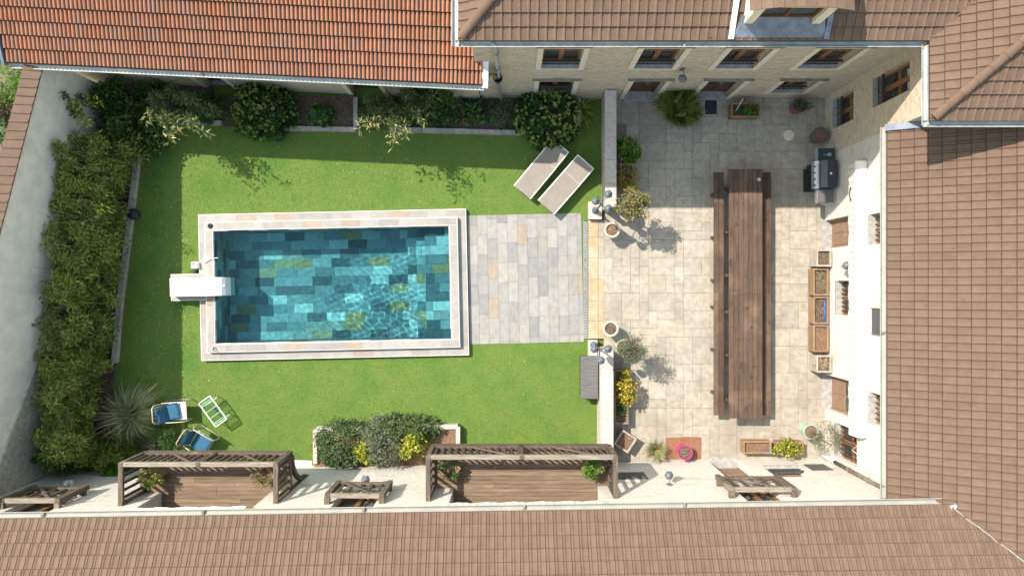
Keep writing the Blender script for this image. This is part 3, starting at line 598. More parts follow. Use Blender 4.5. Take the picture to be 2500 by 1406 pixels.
# one skin, each reveal with its own depth
A = F.skin
tmp = MB(); f3.skin(tmp, 0, 27, -.1, 4.95, allops, 0); mb.add(tmp.v, tmp.f[: len(tmp.f) - 4 * len(allops)])
for op, dp in zip(allops, deps):
    b0, b1, c0, c1 = op
    for (p, q) in (((b0, c0), (b1, c0)), ((b1, c0), (b1, c1)), ((b1, c1), (b0, c1)), ((b0, c1), (b0, c0))):
        if dp > 1 and p[1] == q[1] == c0: continue
        mb.add([f3.pt(p[0], 0, p[1]), f3.pt(q[0], 0, q[1]), f3.pt(q[0], -dp, q[1]), f3.pt(p[0], -dp, p[1])], [(0, 1, 2, 3)])
for b0, b1, c0, c1 in (rb, lb):       # rounded shoulders and the back of each loggia
    for bx, sg in ((b0, 1), (b1, -1)):
        r = .35; pts = [f3.pt(bx, .002, c1)] + [f3.pt(bx + sg * r * (1 - math.cos(t * math.pi / 12)), .002, c1 - r * (1 - math.sin(t * math.pi / 12))) for t in range(7)]
        mb.add(pts, [(0, k, k + 1) for k in range(1, 7)])
    mb.add([f3.pt(b0, -1.25, c0), f3.pt(b1, -1.25, c0), f3.pt(b1, -1.25, c1), f3.pt(b0, -1.25, c1)], [(0, 1, 2, 3)])
build('front_wall', mb, 'whitewall', long)
mb = MB(); e0, e1 = f3.pt(27, -8, 0), f3.pt(-6, -8, 0); mb.add([(e0.x, e0.y, -.1), (e1.x, e1.y, -.1), (e1.x, e1.y, 5), (e0.x, e0.y, 5)], [(0, 1, 2, 3)]); build('outer_wall', mb, 'whitewall', long)
door(long, f3, *ops3[0], m='browndoor', glazed=True, dep=.3)
window(long, f3, *ops3[1], dep=.3, wood='browndoor', guard=True)
for k in (4, 5, 6): window(long, f3, *ops3[k], dep=.22, transom=True)
for b0, b1, c0, c1 in (rb, lb):
    d = door(long, f3, b0 + .5, b0 + 1.7, c0, c1 - .1, m='brownwood', glazed=True, dep=1.22, step=False); window(long, f3, b0 + 2.0, b1 - .3, c0 + .5, c1 - .2, dep=1.24, sill=None)
PL = .6
R0, R1 = f3.pt(-1.6, .07, ZB), f3.pt(27, .07, ZB); rr = -f3.n * 4 + Vector((0, 0, 4 * PL)); mb = MB(); dn = Vector((0, 0, -.02))
mb.add([R0 + dn, R1 + dn, R1 + rr + dn, R0 + rr + dn], [(0, 1, 2, 3)]); mb.add([R0 + rr + dn, R1 + rr + dn, R1 - f3.n * 8, R0 - f3.n * 8], [(0, 1, 2, 3)])
mb.add([R0 - Vector((0, 0, .09)), R1 - Vector((0, 0, .09)), R1 - f3.n * .3 - Vector((0, 0, .09)), R0 - f3.n * .3 - Vector((0, 0, .09))], [(3, 2, 1, 0)])
lroof = build('roof', mb, 'tile', long)
tile_roof(lroof, [(f3.pt(-2.5, .05, ZB), f3.d, -f3.n, PL, 27.6, 3.2, [])], BROWN, .35, .298, tile_b, 'tile')
gutter(long, f3.pt(27, .13, ZB - .05), f3.pt(-.90, .13, ZB - .05), .07, 'gutter')
mb = MB(); v0, v1 = Vector((10.90, -5.44, 5.10)), Vector((13.6, -5.44 - 2.7 * PR / PL, 5.10 + 2.7 * PR))
pts = [v0.lerp(v1, t / 24) + Vector((random.uniform(-.015, .015), random.uniform(-.015, .015), random.uniform(-.012, .012))) for t in range(25)]; mb.tube(pts, .017, 6); build('valley_seam', mb, 'lead', long)
mb = MB(); mb.box((10.93, -5.46, 5.07), (.17, .20, .03), .2); mb.box((10.98, -5.62, 5.10), (.22, .08, .03), -.2); build('lead_patch', mb, 'flash', long)
mb = MB(); f3.box(mb, sx(3.95), sx(3.08), 0, .03, 1.45, 2.12); pg = build('cellar_grille', mb, 'grille', long)
for k in range(5): mb = MB(); f3.box(mb, sx(3.95) + .05 + k * .16, sx(3.95) + .17 + k * .16, .03, .042, 1.5, 2.07); build('slat', mb, 'panel', pg)
mb = MB(); f3.box(mb, sx(9.62), sx(9.0), 0, .03, .85, 1.5); build('vent_grille', mb, 'grille', long)

def railing(bal, P0, P1, z0, z1, n, cross=True, post=.11, name_ax='x', ends=(1, 1), mid=False):
    """front railing between plan points"""
    P0, P1 = Vector((*P0, 0)), Vector((*P1, 0)); d = (P1 - P0).normalized(); L = (P1 - P0).length; m = 'beam' + name_ax; U = Vector((0, 0, 1))
    mb = MB(); mb.bar(P0 + U * z1, P1 + U * z1, .12, .09); build('top_rail', mb, 'railtop' if name_ax == 'x' else m, bal)
    mb = MB(); mb.bar(P0 + U * (z0 + .06), P1 + U * (z0 + .06), .11, .09); build('bottom_rail', mb, m, bal)
    ps = [t for t, e in ((0, ends[0]), (1, ends[1])) if e] + ([.5] if mid else [])
    for t in ps:
        c = P0.lerp(P1, t); mb = MB(); mb.bar(c + U * (z0 - .12), c + U * (z1 + .06), post, post, up=(d.x, d.y, 0)); build('post', mb, 'beamz', bal)
    for k in range(n):
        t = (k + .7) / (n + .4); c = P0.lerp(P1, t); mb = MB(); mb.bar(c + U * (z0 + .1), c + U * (z1 - .04), .035, .075, up=(d.x, d.y, 0)); build('baluster', mb, 'slat', bal)
    if cross:
        for c0, c1 in cross:
            a, b = P0.lerp(P1, c0), P0.lerp(P1, c1); nn = Vector((-d.y, d.x, 0)) * .035
            mb = MB(); mb.bar(a + nn + U * (z0 + .1), b + nn + U * (z1 - .04), .03, .07); build('cross_brace', mb, m, bal)
            mb = MB(); mb.bar(a - nn + U * (z1 - .04), b - nn + U * (z0 + .1), .03, .07); build('cross_brace', mb, m, bal)
def balcony(x0, x1, yf, lbl, ra):
    """deck from the front edge back into the loggia, railing on three sides"""
    zd = 2.75; mb = MB(); yb = -5.55 - (6.25 - (x0 + x1) / 2) * sl3
    for x in (x0 + .05, (x0 + x1) / 2, x1 - .05): mb.bb(x - .06, x + .06, yb - .0, yf, zd - .2, zd - .05)
    mb.bb(x0, x1, yf - .05, yf + .05, zd - .22, zd - .052)
    b = build('balcony', mb, 'beamx', long); b['label'] = lbl
    y = yf; k = 0
    while y > yb - 1.22:
        inside = y < yb + .02
        X0, X1 = (x0, x1) if not inside else (10 - ra[1] + .01, 10 - ra[0] - .01)
        cut = X0 + (X1 - X0) * random.choice((.35, .5, .62, .72)); 
        for p, q in ((X0, cut - .004), (cut + .004, X1)):
            mb = MB(); dz = random.uniform(-.004, .004); mb.hexa([(p, y - .107, zd - .05), (q, y - .107, zd - .05), (q, y, zd - .05), (p, y, zd - .05)], [(p, y - .107, zd + dz), (q, y - .107, zd + dz), (q, y, zd + dz), (p, y, zd + dz)])
            build('deck_plank', mb, 'deckx', b)
        y -= .115; k += 1
    z1 = 3.86
    n = int((x1 - x0) / .19)
    railing(b, (x0, yf), (x1, yf), zd, z1, n, [(.22, .44), (.68, .9)], mid=True)
    for x in (x0, x1): railing(b, (x, yb + .06), (x, yf), zd, z1, 5, None, name_ax='y', ends=(1, 0))
    for x in (x0, x1):
        mb = MB(); pts = [Vector((x, yb + .1 + (yf - yb - .2) * (1 - math.cos(t * math.pi / 16)), 1.35 + 1.2 * math.sin(t * math.pi / 16))) for t in range(9)]
        for i in range(8): mb.bar(pts[i], pts[i + 1], .1, .13)
        build('bracket', mb, 'beamy', b)
        mb = MB(); mb.bb(x - .06, x + .06, yb + .0, yb + .1, 1.15, 2.6); build('wall_post', mb, 'beamz', b)
    return b
balR = balcony(-2.22, 2.74, -4.47, 'timber balcony with striped awning valance', rb); balL = balcony(-10.35, -6.25, -4.66, 'timber balcony beside the pampas grass', lb)
def balconette(x0, x1, name_lbl):
    y = -5.45 - (10 - (x0 + x1) / 2) * sl3; mb = MB()
    for z in (2.92, 3.98):
        for x in (x0, x1): mb.bb(x - .07, x + .07, y - .02, y + .17, z - .06, z + .06)
    b = build('balconette', mb, 'beamy', long); b['label'] = name_lbl
    railing(b, (x0, y + .2), (x1, y + .2), 2.85, 3.95, 5, [(.2, .8)], post=.13)
balconette(5.78, 7.42, 'small timber window guard over the door'); balconette(-4.86, -3.42, 'small timber window guard between the balconies'); balconette(-13.42, -11.95, 'small timber window guard at the hedge end')
# ---------------------------------------------------------------- ground, lawn, patio
from mathutils.geometry import tessellate_polygon
PX, PY, PR_ = -5.69, .10, .0215
hole = [Vector((PX + a * math.cos(PR_) - b * math.sin(PR_), PY + a * math.sin(PR_) + b * math.cos(PR_), 0)) for a, b in ((-4.15, -2.2), (-4.15, 2.2), (4.15, 2.2), (4.15, -2.2))]
def sheet(outer, z):
    pts = [Vector((p[0], p[1], 0)) for p in outer]; tri = tessellate_polygon([pts, hole]); vs = [(p.x, p.y, z) for p in pts + hole]
    m = MB(); m.add(vs, [tuple(t) for t in tri]); return m
struct(build('ground', sheet([(-90, -90), (90, -90), (90, 90), (-90, 90)], -.06), 'ground'))
kl = [(352, 300), (345, 312), (330, 440), (308, 620), (291, 760), (281, 885), (283, 960), (330, 1050)]
poly = [G(x, y) for x, y in kl] + [G(470, 1140), G(1475, 1138), G(1475, 225), G(352, 205)]
struct(build('lawn', sheet(poly, 0), 'lawn'))
poly = [G(x - 8, y) for x, y in kl] + [G(470, 1150), Vector((-15, -6, 0)), Vector((-13, 6.6, 0)), G(352, 205)]
mb = MB(); mb.prism(poly, -.055, -.02); struct(build('soil_bed', mb, 'soil'))
mb = MB(); mb.bb(2.93, 10.0, -5.6, 6.06, -.05, PZ - .012); patio = struct(build('patio', mb, 'joint'))
U = .2825; nx, ny = 25, 41; occ = np.zeros((nx, ny), bool); shapes = [(3, 2), (2, 2), (2, 3), (3, 2), (2, 1), (2, 2), (3, 2), (1, 2), (2, 3)]; cache = {}
for j in range(ny):
    for i in range(nx):
        if occ[i, j]: continue
        random.shuffle(shapes)
        for w, h in shapes + [(1, 1)]:
            if i + w <= nx and j + h <= ny and not occ[i:i + w, j:j + h].any(): break
        occ[i:i + w, j:j + h] = True
        if (w, h) not in cache:
            a, b = w * U / 2 - .004, h * U / 2 - .004; c = .006; b2 = MB()
            b2.add([(-a, -b, -.03), (a, -b, -.03), (a, b, -.03), (-a, b, -.03), (-a, -b, -c), (a, -b, -c), (a, b, -c), (-a, b, -c), (-a + c, -b + c, 0), (a - c, -b + c, 0), (a - c, b - c, 0), (-a + c, b - c, 0)],
                   [(0, 1, 5, 4), (1, 2, 6, 5), (2, 3, 7, 6), (3, 0, 4, 7), (4, 5, 9, 8), (5, 6, 10, 9), (6, 7, 11, 10), (7, 4, 8, 11), (8, 9, 10, 11)])
            me = bpy.data.meshes.new('paving_stone'); me.from_pydata(b2.v, [], b2.f); me.materials.append(T['patio']); cache[(w, h)] = me
        inst('paving_stone', cache[(w, h)], patio, (2.945 + (i + w / 2) * U, -5.53 + (j + h / 2) * U, PZ + random.uniform(-.003, .003)))
# ochre step, drain, side strip
mb = MB(); mb.bb(2.44, 2.93, -1.62, 2.17, -.05, PZ - .03); step = struct(build('garden_step', mb, 'joint'))
ys = [2.17, 1.62, .95, .28, -.42, -1.05, -1.62]
for a, b in zip(ys, ys[1:]):
    mb = MB(); mb.bb(2.44, 2.75, b + .004, a - .004, PZ - .06, PZ + random.uniform(-.004, .004)); build('step_stone', mb, 'ochre', step)
    mb = MB(); c = (a + b) / 2 + random.uniform(-.1, .1); mb.bb(2.76, 2.94, b + .004, a - .004, PZ - .06, PZ + random.uniform(-.006, 0)); build('step_stone', mb, 'ochre' if b < 0 else 'patio', step)
mb = MB(); mb.bb(2.30, 2.42, -1.63, 2.17, -.04, .005); dr = struct(build('drain_channel', mb, 'black'))
mb = MB(); mb.bb(2.295, 2.312, -1.63, 2.17, 0, .024); mb.bb(2.408, 2.425, -1.63, 2.17, 0, .024); build('drain_edge', mb, 'steel', dr)
mb = MB(); mb.bb(2.313, 2.407, -.016, .016, .004, .022); me = build('grate_bar', mb, 'sill', dr).data; first = True
for k in range(74):
    y = -1.6 + k * .0508
    if k == 0: o = dr.children[-1]; o.location = (0, y, 0)
    else: inst('grate_bar', me, dr, (0, y, 0))

# ---------------------------------------------------------------- swimming pool
PX, PY, PR_ = -5.69, .10, .0215
pool = thing('swimming_pool', 'rectangular swimming pool with two-step pale stone coping and slate tiles', 'swimming pool', (PX, PY, 0), PR_)
IX, IY = 3.74, 1.80; MX, MY = 4.0, 2.06; OX, OY = 4.27, 2.33
def ring(mb, ox, oy, ix, iy, z0, z1):
    mb.bb(-ox, ox, iy, oy, z0, z1); mb.bb(-ox, ox, -oy, -iy, z0, z1); mb.bb(-ox, -ix, -iy, iy, z0, z1); mb.bb(ix, ox, -iy, iy, z0, z1)
mb = MB(); ring(mb, OX, OY, MX - .02, MY - .02, -.05, .165); ring(mb, MX, MY, IX, IY, -1.6, .333)
mb.bb(-IX - .1, IX + .1, -IY - .1, IY + .1, -1.6, -1.34); mb.bb(-5.10, -MX, -.40, .44, -.05, .333)
rim = build('pool_surround', mb, 'copeedge', pool, local=True)
def coping(ox, oy, ix, iy, z, e=.016):
    def run(a0, a1, horiz, b0, b1):
        n = round((a1 - a0) / .62); L = (a1 - a0) / n
        for k in range(n):
            p, q = a0 + k * L + .003, a0 + (k + 1) * L - .003; m = MB()
            if horiz: m.bb(p, q, b0, b1, z - .02, z + random.uniform(.004, .008))
            else: m.bb(b0, b1, p, q, z - .02, z + random.uniform(.004, .008))
            build('coping_stone', m, 'cope', rim, local=True)
    run(-ox + e, ox - e, True, iy + e, oy - e); run(-ox + e, ox - e, True, -oy + e, -iy - e)
    run(-iy - e + .005, iy + e - .005, False, -ox + e, -ix - e); run(-iy - e + .005, iy + e - .005, False, ix + e, ox - e)
coping(OX, OY, MX, MY, .165); coping(MX, MY, IX, IY, .333)
for k in range(2):
    for a, b in ((-.385, .02), (.026, .425)):
        m = MB(); m.bb(-5.085 + k * .54, -4.55 + k * .54, a, b, .315, .339); build('coping_stone', m, 'cope', rim, local=True)
FZ = -1.21; TL, TW = .636, .318
mb = MB(); mb.bb(-IX, IX, -IY, IY, -1.35, FZ - .012); basin = build('basin', mb, 'pooltile', pool, local=True)
def ptile(a0, a1, b0, b1, z0, z1, nm='floor_tile'): m = MB(); g = .004; m.bb(a0 + g, a1 - g, b0 + g, b1 - g, z0, z1); build(nm, m, 'pooltile', basin, local=True)
steps = [(-IX, 2.27, FZ), (2.27, 2.58, -.855), (2.58, 2.90, -.51), (2.90, IX, -.19)]
for si, (xa, xb, zt) in enumerate(steps):
    for r in range(12):
        y0 = -IY + r * .30; y1 = min(IY, y0 + .30); off = random.uniform(0, TL); x = xa - off
        while x < xb - 1e-3:
            a, b = max(x, xa), min(x + TL, xb)
            if b - a > .03: ptile(a, b, y0, y1, zt - (.08 if si == 0 else .4), zt, 'floor_tile' if si == 0 else 'step_tile')
            x += TL
wt = MB()
for sgn in (-1, 1):
    for r in range(5):
        z0 = -1.22 + r * .306; off = random.uniform(0, TL); x = -IX - off
        while x < IX:
            a, b = max(x, -IX), min(x + TL, IX)
            if b - a > .03: m = MB(); y = sgn * (IY - .012); m.bb(a + .004, b - .004, y - .012, y + .012, z0 + .004, z0 + .302); build('wall_tile', m, 'pooltile', basin, local=True)
            x += TL
        y = -IY - random.uniform(0, TL)
        while y < IY:
            a, b = max(y, -IY + .025), min(y + TL, IY - .025)
            if b - a > .03: m = MB(); xx = sgn * (IX - .012); m.bb(xx - .012, xx + .012, a + .004, b - .004, z0 + .004, z0 + .302); build('wall_tile', m, 'pooltile', basin, local=True)
            y += TL
# water: closed body, rippled top
nxw, nyw = 220, 108; WZ = .255
def ripple(x, y):
    a = .0035 * math.sin(7 * x + 3 * y + 2 * math.sin(2.1 * y)) + .003 * math.sin(9 * y - 5 * x + 1.7 * math.sin(3 * x)) + .0025 * math.sin(17 * x + 11 * y) + .002 * math.sin(23 * y - 13 * x + 2 * math.sin(5 * y)) + .0016 * math.sin(31 * x + 9 * y + 3 * math.sin(7 * y)) + .0014 * math.sin(37 * y + 12 * x + 3 * math.sin(6 * x))
    r = math.hypot(x + .2, y + .35); a += .004 * math.sin(16 * r) / (1 + r)
    return a * (.12 + .46 * math.exp(-((x - 1.1) ** 2 / 3.2 + (y + .55) ** 2 / 1.1)) + .16 / (1 + math.exp(-2.2 * (x - .3))))
vs = []; fs = []
ex, ey = IX + .01, IY + .01
for j in range(nyw):
    for i in range(nxw):
        x = -ex + 2 * ex * i / (nxw - 1); y = -ey + 2 * ey * j / (nyw - 1); vs.append((x, y, WZ + ripple(x, y)))
fs = [(j * nxw + i, j * nxw + i + 1, (j + 1) * nxw + i + 1, (j + 1) * nxw + i) for j in range(nyw - 1) for i in range(nxw - 1)]
edge = [i for i in range(nxw)] + [j * nxw + nxw - 1 for j in range(1, nyw)] + [(nyw - 1) * nxw + i for i in range(nxw - 2, -1, -1)] + [j * nxw for j in range(nyw - 2, 0, -1)]
base = len(vs); vs += [(vs[k][0], vs[k][1], -1.42) for k in edge]; ne = len(edge)
fs += [(edge[k], base + k, base + (k + 1) % ne, edge[(k + 1) % ne]) for k in range(ne)] + [tuple(base + k for k in range(ne - 1, -1, -1))]
wm = MB(); wm.v = vs; wm.f = fs; wo = build('water', wm, 'water'); wo.location = (PX, PY, 0); wo.rotation_euler.z = PR_; wo['kind'] = 'structure'
wo.data.polygons.foreach_set('use_smooth', [k < (nxw - 1) * (nyw - 1) for k in range(len(wo.data.polygons))])
wo.cycles.is_caustics_caster = True
for o in [pool] + list(pool.children_recursive): o.cycles.is_caustics_receiver = True
# pool terrace
ter = bpy.data.objects.new('pool_terrace', None)
mb = MB(); mb.bb(OX + .015, OX + 3.69, -2.0, 2.13, -.05, .008); ter = struct(build('pool_terrace', mb, 'joint', None)); ter.location = (PX, PY, 0); ter.rotation_euler.z = PR_
for c in range(12):
    x0 = OX + .02 + c * .3205; x1 = min(x0 + .3205, OX + 3.69)
    if x1 - x0 < .05: continue
    y = -2.0 - random.uniform(0, TL)
    while y < 2.13:
        a, b = max(y, -2.0), min(y + TL, 2.13)
        if b - a > .04: m = MB(); m.bb(x0 + .003, x1 - .003, a + .003, b - .003, -.01, .018 + random.uniform(0, .003)); build('terrace_tile', m, 'tiles', ter, local=True)
        y += TL

# ---------------------------------------------------------------- boundary wall with tile coping
bw = thing('boundary_wall', 'tall grey rendered boundary wall capped with brown coping tiles, behind the bamboo', 'wall', (-13.5, 0, 0))
def BW(y): return -12.95 - .122 * (5.86 - y), 3.20 + .178 * (5.86 - y)
mb = MB(); Ys = [6.35, 5, 3, 1, -1, -3, -5, -7.5]; vs = []
for y in Ys:
    x, z = BW(y); vs += [(x, y, -.1), (x, y, z), (x - .34, y, z), (x - .34, y, -.1)]
mb.add(vs, [(4 * i + k, 4 * i + 4 + k, 4 * i + 4 + (k + 1) % 4, 4 * i + (k + 1) % 4) for i in range(len(Ys) - 1) for k in range(4)] + [(0, 1, 2, 3), tuple(4 * (len(Ys) - 1) + k for k in (3, 2, 1, 0))])
build('wall', mb, 'render', bw)
mb = MB(); vs = []
for y in Ys[4:]:                                           # bare masonry footing
    x, z = BW(y); z = min(z, 1.5 + (-1 - y) * .38); vs += [(x + .05, y, -.1), (x + .05, y, z), (x - .02, y, z + .04), (x - .02, y, -.1)]
mb.add(vs, [(4 * i + k, 4 * i + 4 + k, 4 * i + 4 + (k + 1) % 4, 4 * i + (k + 1) % 4) for i in range(3) for k in range(4)]); build('masonry_footing', mb, 'kerb', bw)
y = 6.45
while y > -7.3:
    x, z = BW(y); x2, z2 = BW(y - .245); m = MB()
    v = [(x + .06, y - .004, z + .02), (x2 + .06, y - .241, z2 + .02), (x2 - .40, y - .241, z2 + .11), (x - .40, y - .004, z + .11)]
    m.hexa(v, [(a, b, c + .035 + random.uniform(0, .012)) for a, b, c in v])
    m.bar((v[0][0], v[0][1], v[0][2] + .05), (v[3][0], v[3][1], v[3][2] + .05), .05, .04)
    build('coping_tile', m, 'tile', bw); y -= .245

# low garden walls between lawn and patio
def gwall(lbl, x0, x1, y0, y1):
    t = thing('garden_wall', lbl, 'wall', ((x0 + x1) / 2, (y0 + y1) / 2, 0), group='low walls between lawn and patio')
    m = MB(); m.bb(x0 + .03, x1 - .03, y0, y1, -.05, 1.06); build('wall', m, 'kerbpink', t)
    n = max(1, round((y1 - y0) / .75)); L = (y1 - y0) / n
    for k in range(n): m = MB(); m.bb(x0, x1, y0 + k * L + .003, y0 + (k + 1) * L - .003, 1.06, 1.13 + random.uniform(0, .004)); build('coping_stone', m, 'kerbpink', t)
gwall('low white stone wall beside the sun loungers, running to the stone house', 2.84, 3.18, 2.47, 6.03)
gwall('low white stone wall behind the grey storage box', 2.70, 3.09, -5.42, -1.87)
for lbl, y0, y1 in (('square stone plinth under the lantern post near the loungers', 2.19, 2.72), ('square stone plinth under the lantern post near the storage box', -2.20, -1.66)):
    t = thing('stone_plinth', lbl, 'plinth', (2.65, (y0 + y1) / 2, 0)); m = MB(); m.bb(2.43, 2.84 if y0 > 0 else 2.70, y0, y1, -.05, .26); build('block', m, 'ochre', t)
    m = MB(); m.bb(2.42, 2.845 if y0 > 0 else 2.705, y0 - .015, y1 + .015, .26, .31); build('cap', m, 'kerbpink', t)

# kerbs of the planting beds
def kerb(name, lbl, pts, w, z, m, ln=.6):
    t = thing(name, lbl, 'kerb', (*(Vector(pts[0]).xy), 0))
    for p, q in zip(pts, pts[1:]):
        p, q = Vector((*p[:2], 0)), Vector((*q[:2], 0)); L = (q - p).length; n = max(1, round(L / ln)); d = (q - p) / n
        for k in range(n):
            a, b = p + d * (k + .006), p + d * (k + .994); mm = MB(); zz = z + random.uniform(-.008, .008); mm.bar(a + Vector((0, 0, zz / 2)), b + Vector((0, 0, zz / 2)), w, zz); build('kerb_stone', mm, m, t)
    return t
kerb('bed_kerb', 'long grey stone kerb along the bamboo bed', [G(x - 3, y, .15) for x, y in kl[1:6]], .17, .16, 'kerb')
kerb('bed_kerb', 'grey stone kerb of the bed between hydrangea and barn door', [G(690, 313, .2), G(868, 316, .2), G(868, 237, .2)], .13, .22, 'kerb', .5)
kerb('bed_kerb', 'grey stone kerb of the bed running under the rain pipe', [G(955, 238, .2), G(955, 316, .2), G(1412, 327, .2), G(1412, 240, .2)], .13, .22, 'kerb', .5)
kerb('bed_kerb', 'grey stone kerb half hidden under the leaning leafy shrub', [G(352, 300, .2), G(470, 297, .2), G(540, 300, .2)], .13, .2, 'kerb', .5)
kerb('bed_kerb', 'white stone kerb of the shrub bed between the balconies', [G(769, 1132, .3), G(769, 1049, .3), G(1118, 1042, .3), G(1118, 1132, .3)], .13, .30, 'kerbpink', .7)
for nm, P in (('planting_soil', [(540, 235), (868, 237), (868, 316), (540, 310)]), ('planting_soil', [(955, 237), (1412, 240), (1412, 326), (955, 315)]), ('planting_soil', [(352, 205), (520, 215), (535, 300), (352, 300)])):
    mb = MB(); mb.prism([G(x, y) for x, y in P], -.03, .10); struct(build(nm, mb, 'soil'))
mb = MB(); mb.prism([G(x, y) for x, y in [(772, 1049), (1116, 1043), (1116, 1135), (772, 1135)]], -.03, .2); struct(build('planting_soil', mb, 'barkmulch'))
mb = MB(); mb.prism([G(x, y) for x, y in [(695, 1122), (762, 1124), (762, 1140), (1122, 1138), (1122, 1150), (690, 1150)]], -.03, .02); struct(build('gravel_strip', mb, 'whitewall'))

# ---------------------------------------------------------------- furniture and objects
def lounger(c, rz, lbl, back):
    t = thing('sun_lounger', lbl, 'sun lounger', (c[0], c[1], 0), rz, 'sun loungers on the lawn')
    L0, L1, Wd, z = -.94, .30, .66, .34; ca, sa = math.cos(back), math.sin(back); Lb = .64
    m = MB()
    for y in (-Wd / 2, Wd / 2): m.bar((L0, y, z), (L1 + .6, y, z), .035, .05)
    for x in (L0 + .02, L1, L1 + .58): m.bar((x, -Wd / 2, z - .01), (x, Wd / 2, z - .01), .03, .035)
    build('frame', m, 'loungeframe', t, local=True)
    for x in (L0 + .12, L1 + .45):
        for y in (-Wd / 2 + .02, Wd / 2 - .02): m = MB(); m.bar((x, y, 0), (x, y, z - .02), .035, .035, (1, 0, 0)); build('leg', m, 'loungeframe', t, local=True)
    m = MB(); m.hexa([(L0, -.31, z + .012), (L1, -.31, z + .012), (L1, .31, z + .012), (L0, .31, z + .012)], [(L0, -.31, z + .03), (L1, -.31, z + .03), (L1, .31, z + .03), (L0, .31, z + .03)]); build('seat_sling', m, 'sling', t, local=True)
    m = MB(); e = (L1 + .012 + Lb * ca, z + .03 + Lb * sa); m.hexa([(L1 + .012, -.31, z + .012), (e[0], -.31, e[1] - .018), (e[0], .31, e[1] - .018), (L1 + .012, .31, z + .012)], [(L1 + .012, -.31, z + .03), (e[0], -.31, e[1]), (e[0], .31, e[1]), (L1 + .012, .31, z + .03)]); b = build('backrest', m, 'sling', t, local=True)
    m = MB()
    for y in (-.325, .325): m.bar((L1, y, z + .02), (e[0], y, e[1]), .03, .03)
    m.bar((e[0], -.34, e[1]), (e[0], .34, e[1]), .03, .03); m.bar((L1 + .4, .2, z), (L1 + .35 * ca, .2, z + .33 * sa), .02, .02); m.bar((L1 + .4, -.2, z), (L1 + .35 * ca, -.2, z + .33 * sa), .02, .02); build('back_frame', m, 'loungeframe', b, local=True)
c = G(1321, 414, .36); lounger(c, math.radians(50.2), 'taupe sun lounger tucked under the hydrangea', .12)
c = G(1381, 452, .36); lounger(c, math.radians(48.6), 'taupe sun lounger nearest the low white wall, backrest raised', .30)

# long table with benches
tb = G(1820, 717, .87)
def slab_run(t, xs, y0, y1, z0, z1, nm, m, mid):
    for x0, x1 in xs:
        for a, b in ((y0, mid - .004), (mid + .004, y1)):
            q = MB(); dz = random.uniform(-.003, .003); q.bb(x0, x1, a, b, z0, z1 + dz); build(nm, q, m, t)
t = thing('long_table', 'very long dark timber dining table with seven planks, on the patio', 'table', (7.2, -.18, PZ), .005)
slab_run(t, [(6.70 + k * .1475, 6.70 + k * .1475 + .137) for k in range(7)], -4.02, 3.66, PZ + .69, PZ + .75, 'plank', 'tabley', -.18)
for y in (-3.5, -2.1, -.75, .4, 1.75, 3.1):
    m = MB(); m.bb(6.78, 7.64, y - .05, y + .05, PZ + .61, PZ + .685); m.bb(6.35, 8.05, y - .04, y + .04, PZ + .30, PZ + .36); build('cross_beam', m, 'tablex', t)
    for x in (6.9, 7.5): m = MB(); m.bb(x - .05, x + .05, y - .045, y + .045, PZ, PZ + .62); build('leg', m, 'tabley', t)
for nm, x0, lbl in (('bench', 6.32, 'long dark timber bench on the lawn side of the table'), ('bench', 7.80, 'long dark timber bench on the grill side of the table')):
    b = thing(nm, lbl, 'bench', (x0 + .15, -.18, PZ), .005, 'benches at the long table'); slab_run(b, [(x0, x0 + .145), (x0 + .16, x0 + .305)], -3.98, 3.62, PZ + .40, PZ + .45, 'plank', 'tabley', -.18)
    for y in (-3.3, -1.95, -.6, .25, 1.6, 2.95): m = MB(); m.bb(x0 + .02, x0 + .285, y - .04, y + .04, PZ, PZ + .398); build('leg', m, 'tablex', b)
m = MB(); c = G(1852, 439, .89); m.lathe([(.045, 0), (.062, .012), (.064, .03), (.052, .03), (.045, .012), (0.001, .010)], 20, (c.x, c.y, PZ + .752)); tag(build('ashtray', m, 'steel', smooth=True), 'small round white dish on the shaded end of the long table', 'dish')

# lantern posts
def lantern_post(base, zb, heads, lbl, hz=2.02):
    t = thing('lantern_post', lbl, 'lamp post', (base[0], base[1], zb), 0, 'three-armed lantern posts at the step')
    m = MB(); m.lathe([(.11, 0), (.11, .04), (.085, .06), (.07, .25), (.045, .3), (.035, .34), (.028, 1.0), (.04, 1.03), (.028, 1.06), (.026, hz - zb - .1), (.05, hz - zb - .06), (.02, hz - zb + .1), (.004, hz - zb + .16)], 14); build('post', m, 'lamp', t, True, True)
    for dx, dy in heads:
        d = Vector((dx, dy, 0)); z0 = hz - zb - .12; m = MB()
        m.tube([Vector((0, 0, z0)), d * .35 + Vector((0, 0, z0 - .10)), d * .8 + Vector((0, 0, z0 - .07)), d + Vector((0, 0, z0 + .0))], .014, 6); build('arm', m, 'lamp', t, True, True)
        m = MB(); m.lathe([(.045, 0), (.075, .02), (.1, .19), (.1, .2)], 6, (dx, dy, z0)); hd = build('lantern', m, 'lampglass', t, local=True)
        m = MB(); m.lathe([(.125, .2), (.128, .215), (.075, .285), (.03, .31), (.028, .33), (.015, .355), (.004, .36)], 6, (dx, dy, z0), rot=.3); build('lantern_roof', m, 'lamp', hd, local=True)
        m = MB()
        for k in range(6): a = k * math.pi / 3; m.bar((dx + .078 * math.cos(a), dy + .078 * math.sin(a), z0 + .02), (dx + .104 * math.cos(a), dy + .104 * math.sin(a), z0 + .2), .012, .012)
        build('lantern_rib', m, 'lamp', hd, local=True)
lantern_post((2.63, 2.45), .31, [(-.20, .07), (.17, .27), (.17, -.15)], 'three-armed slate-blue lantern post between loungers and potted olive')
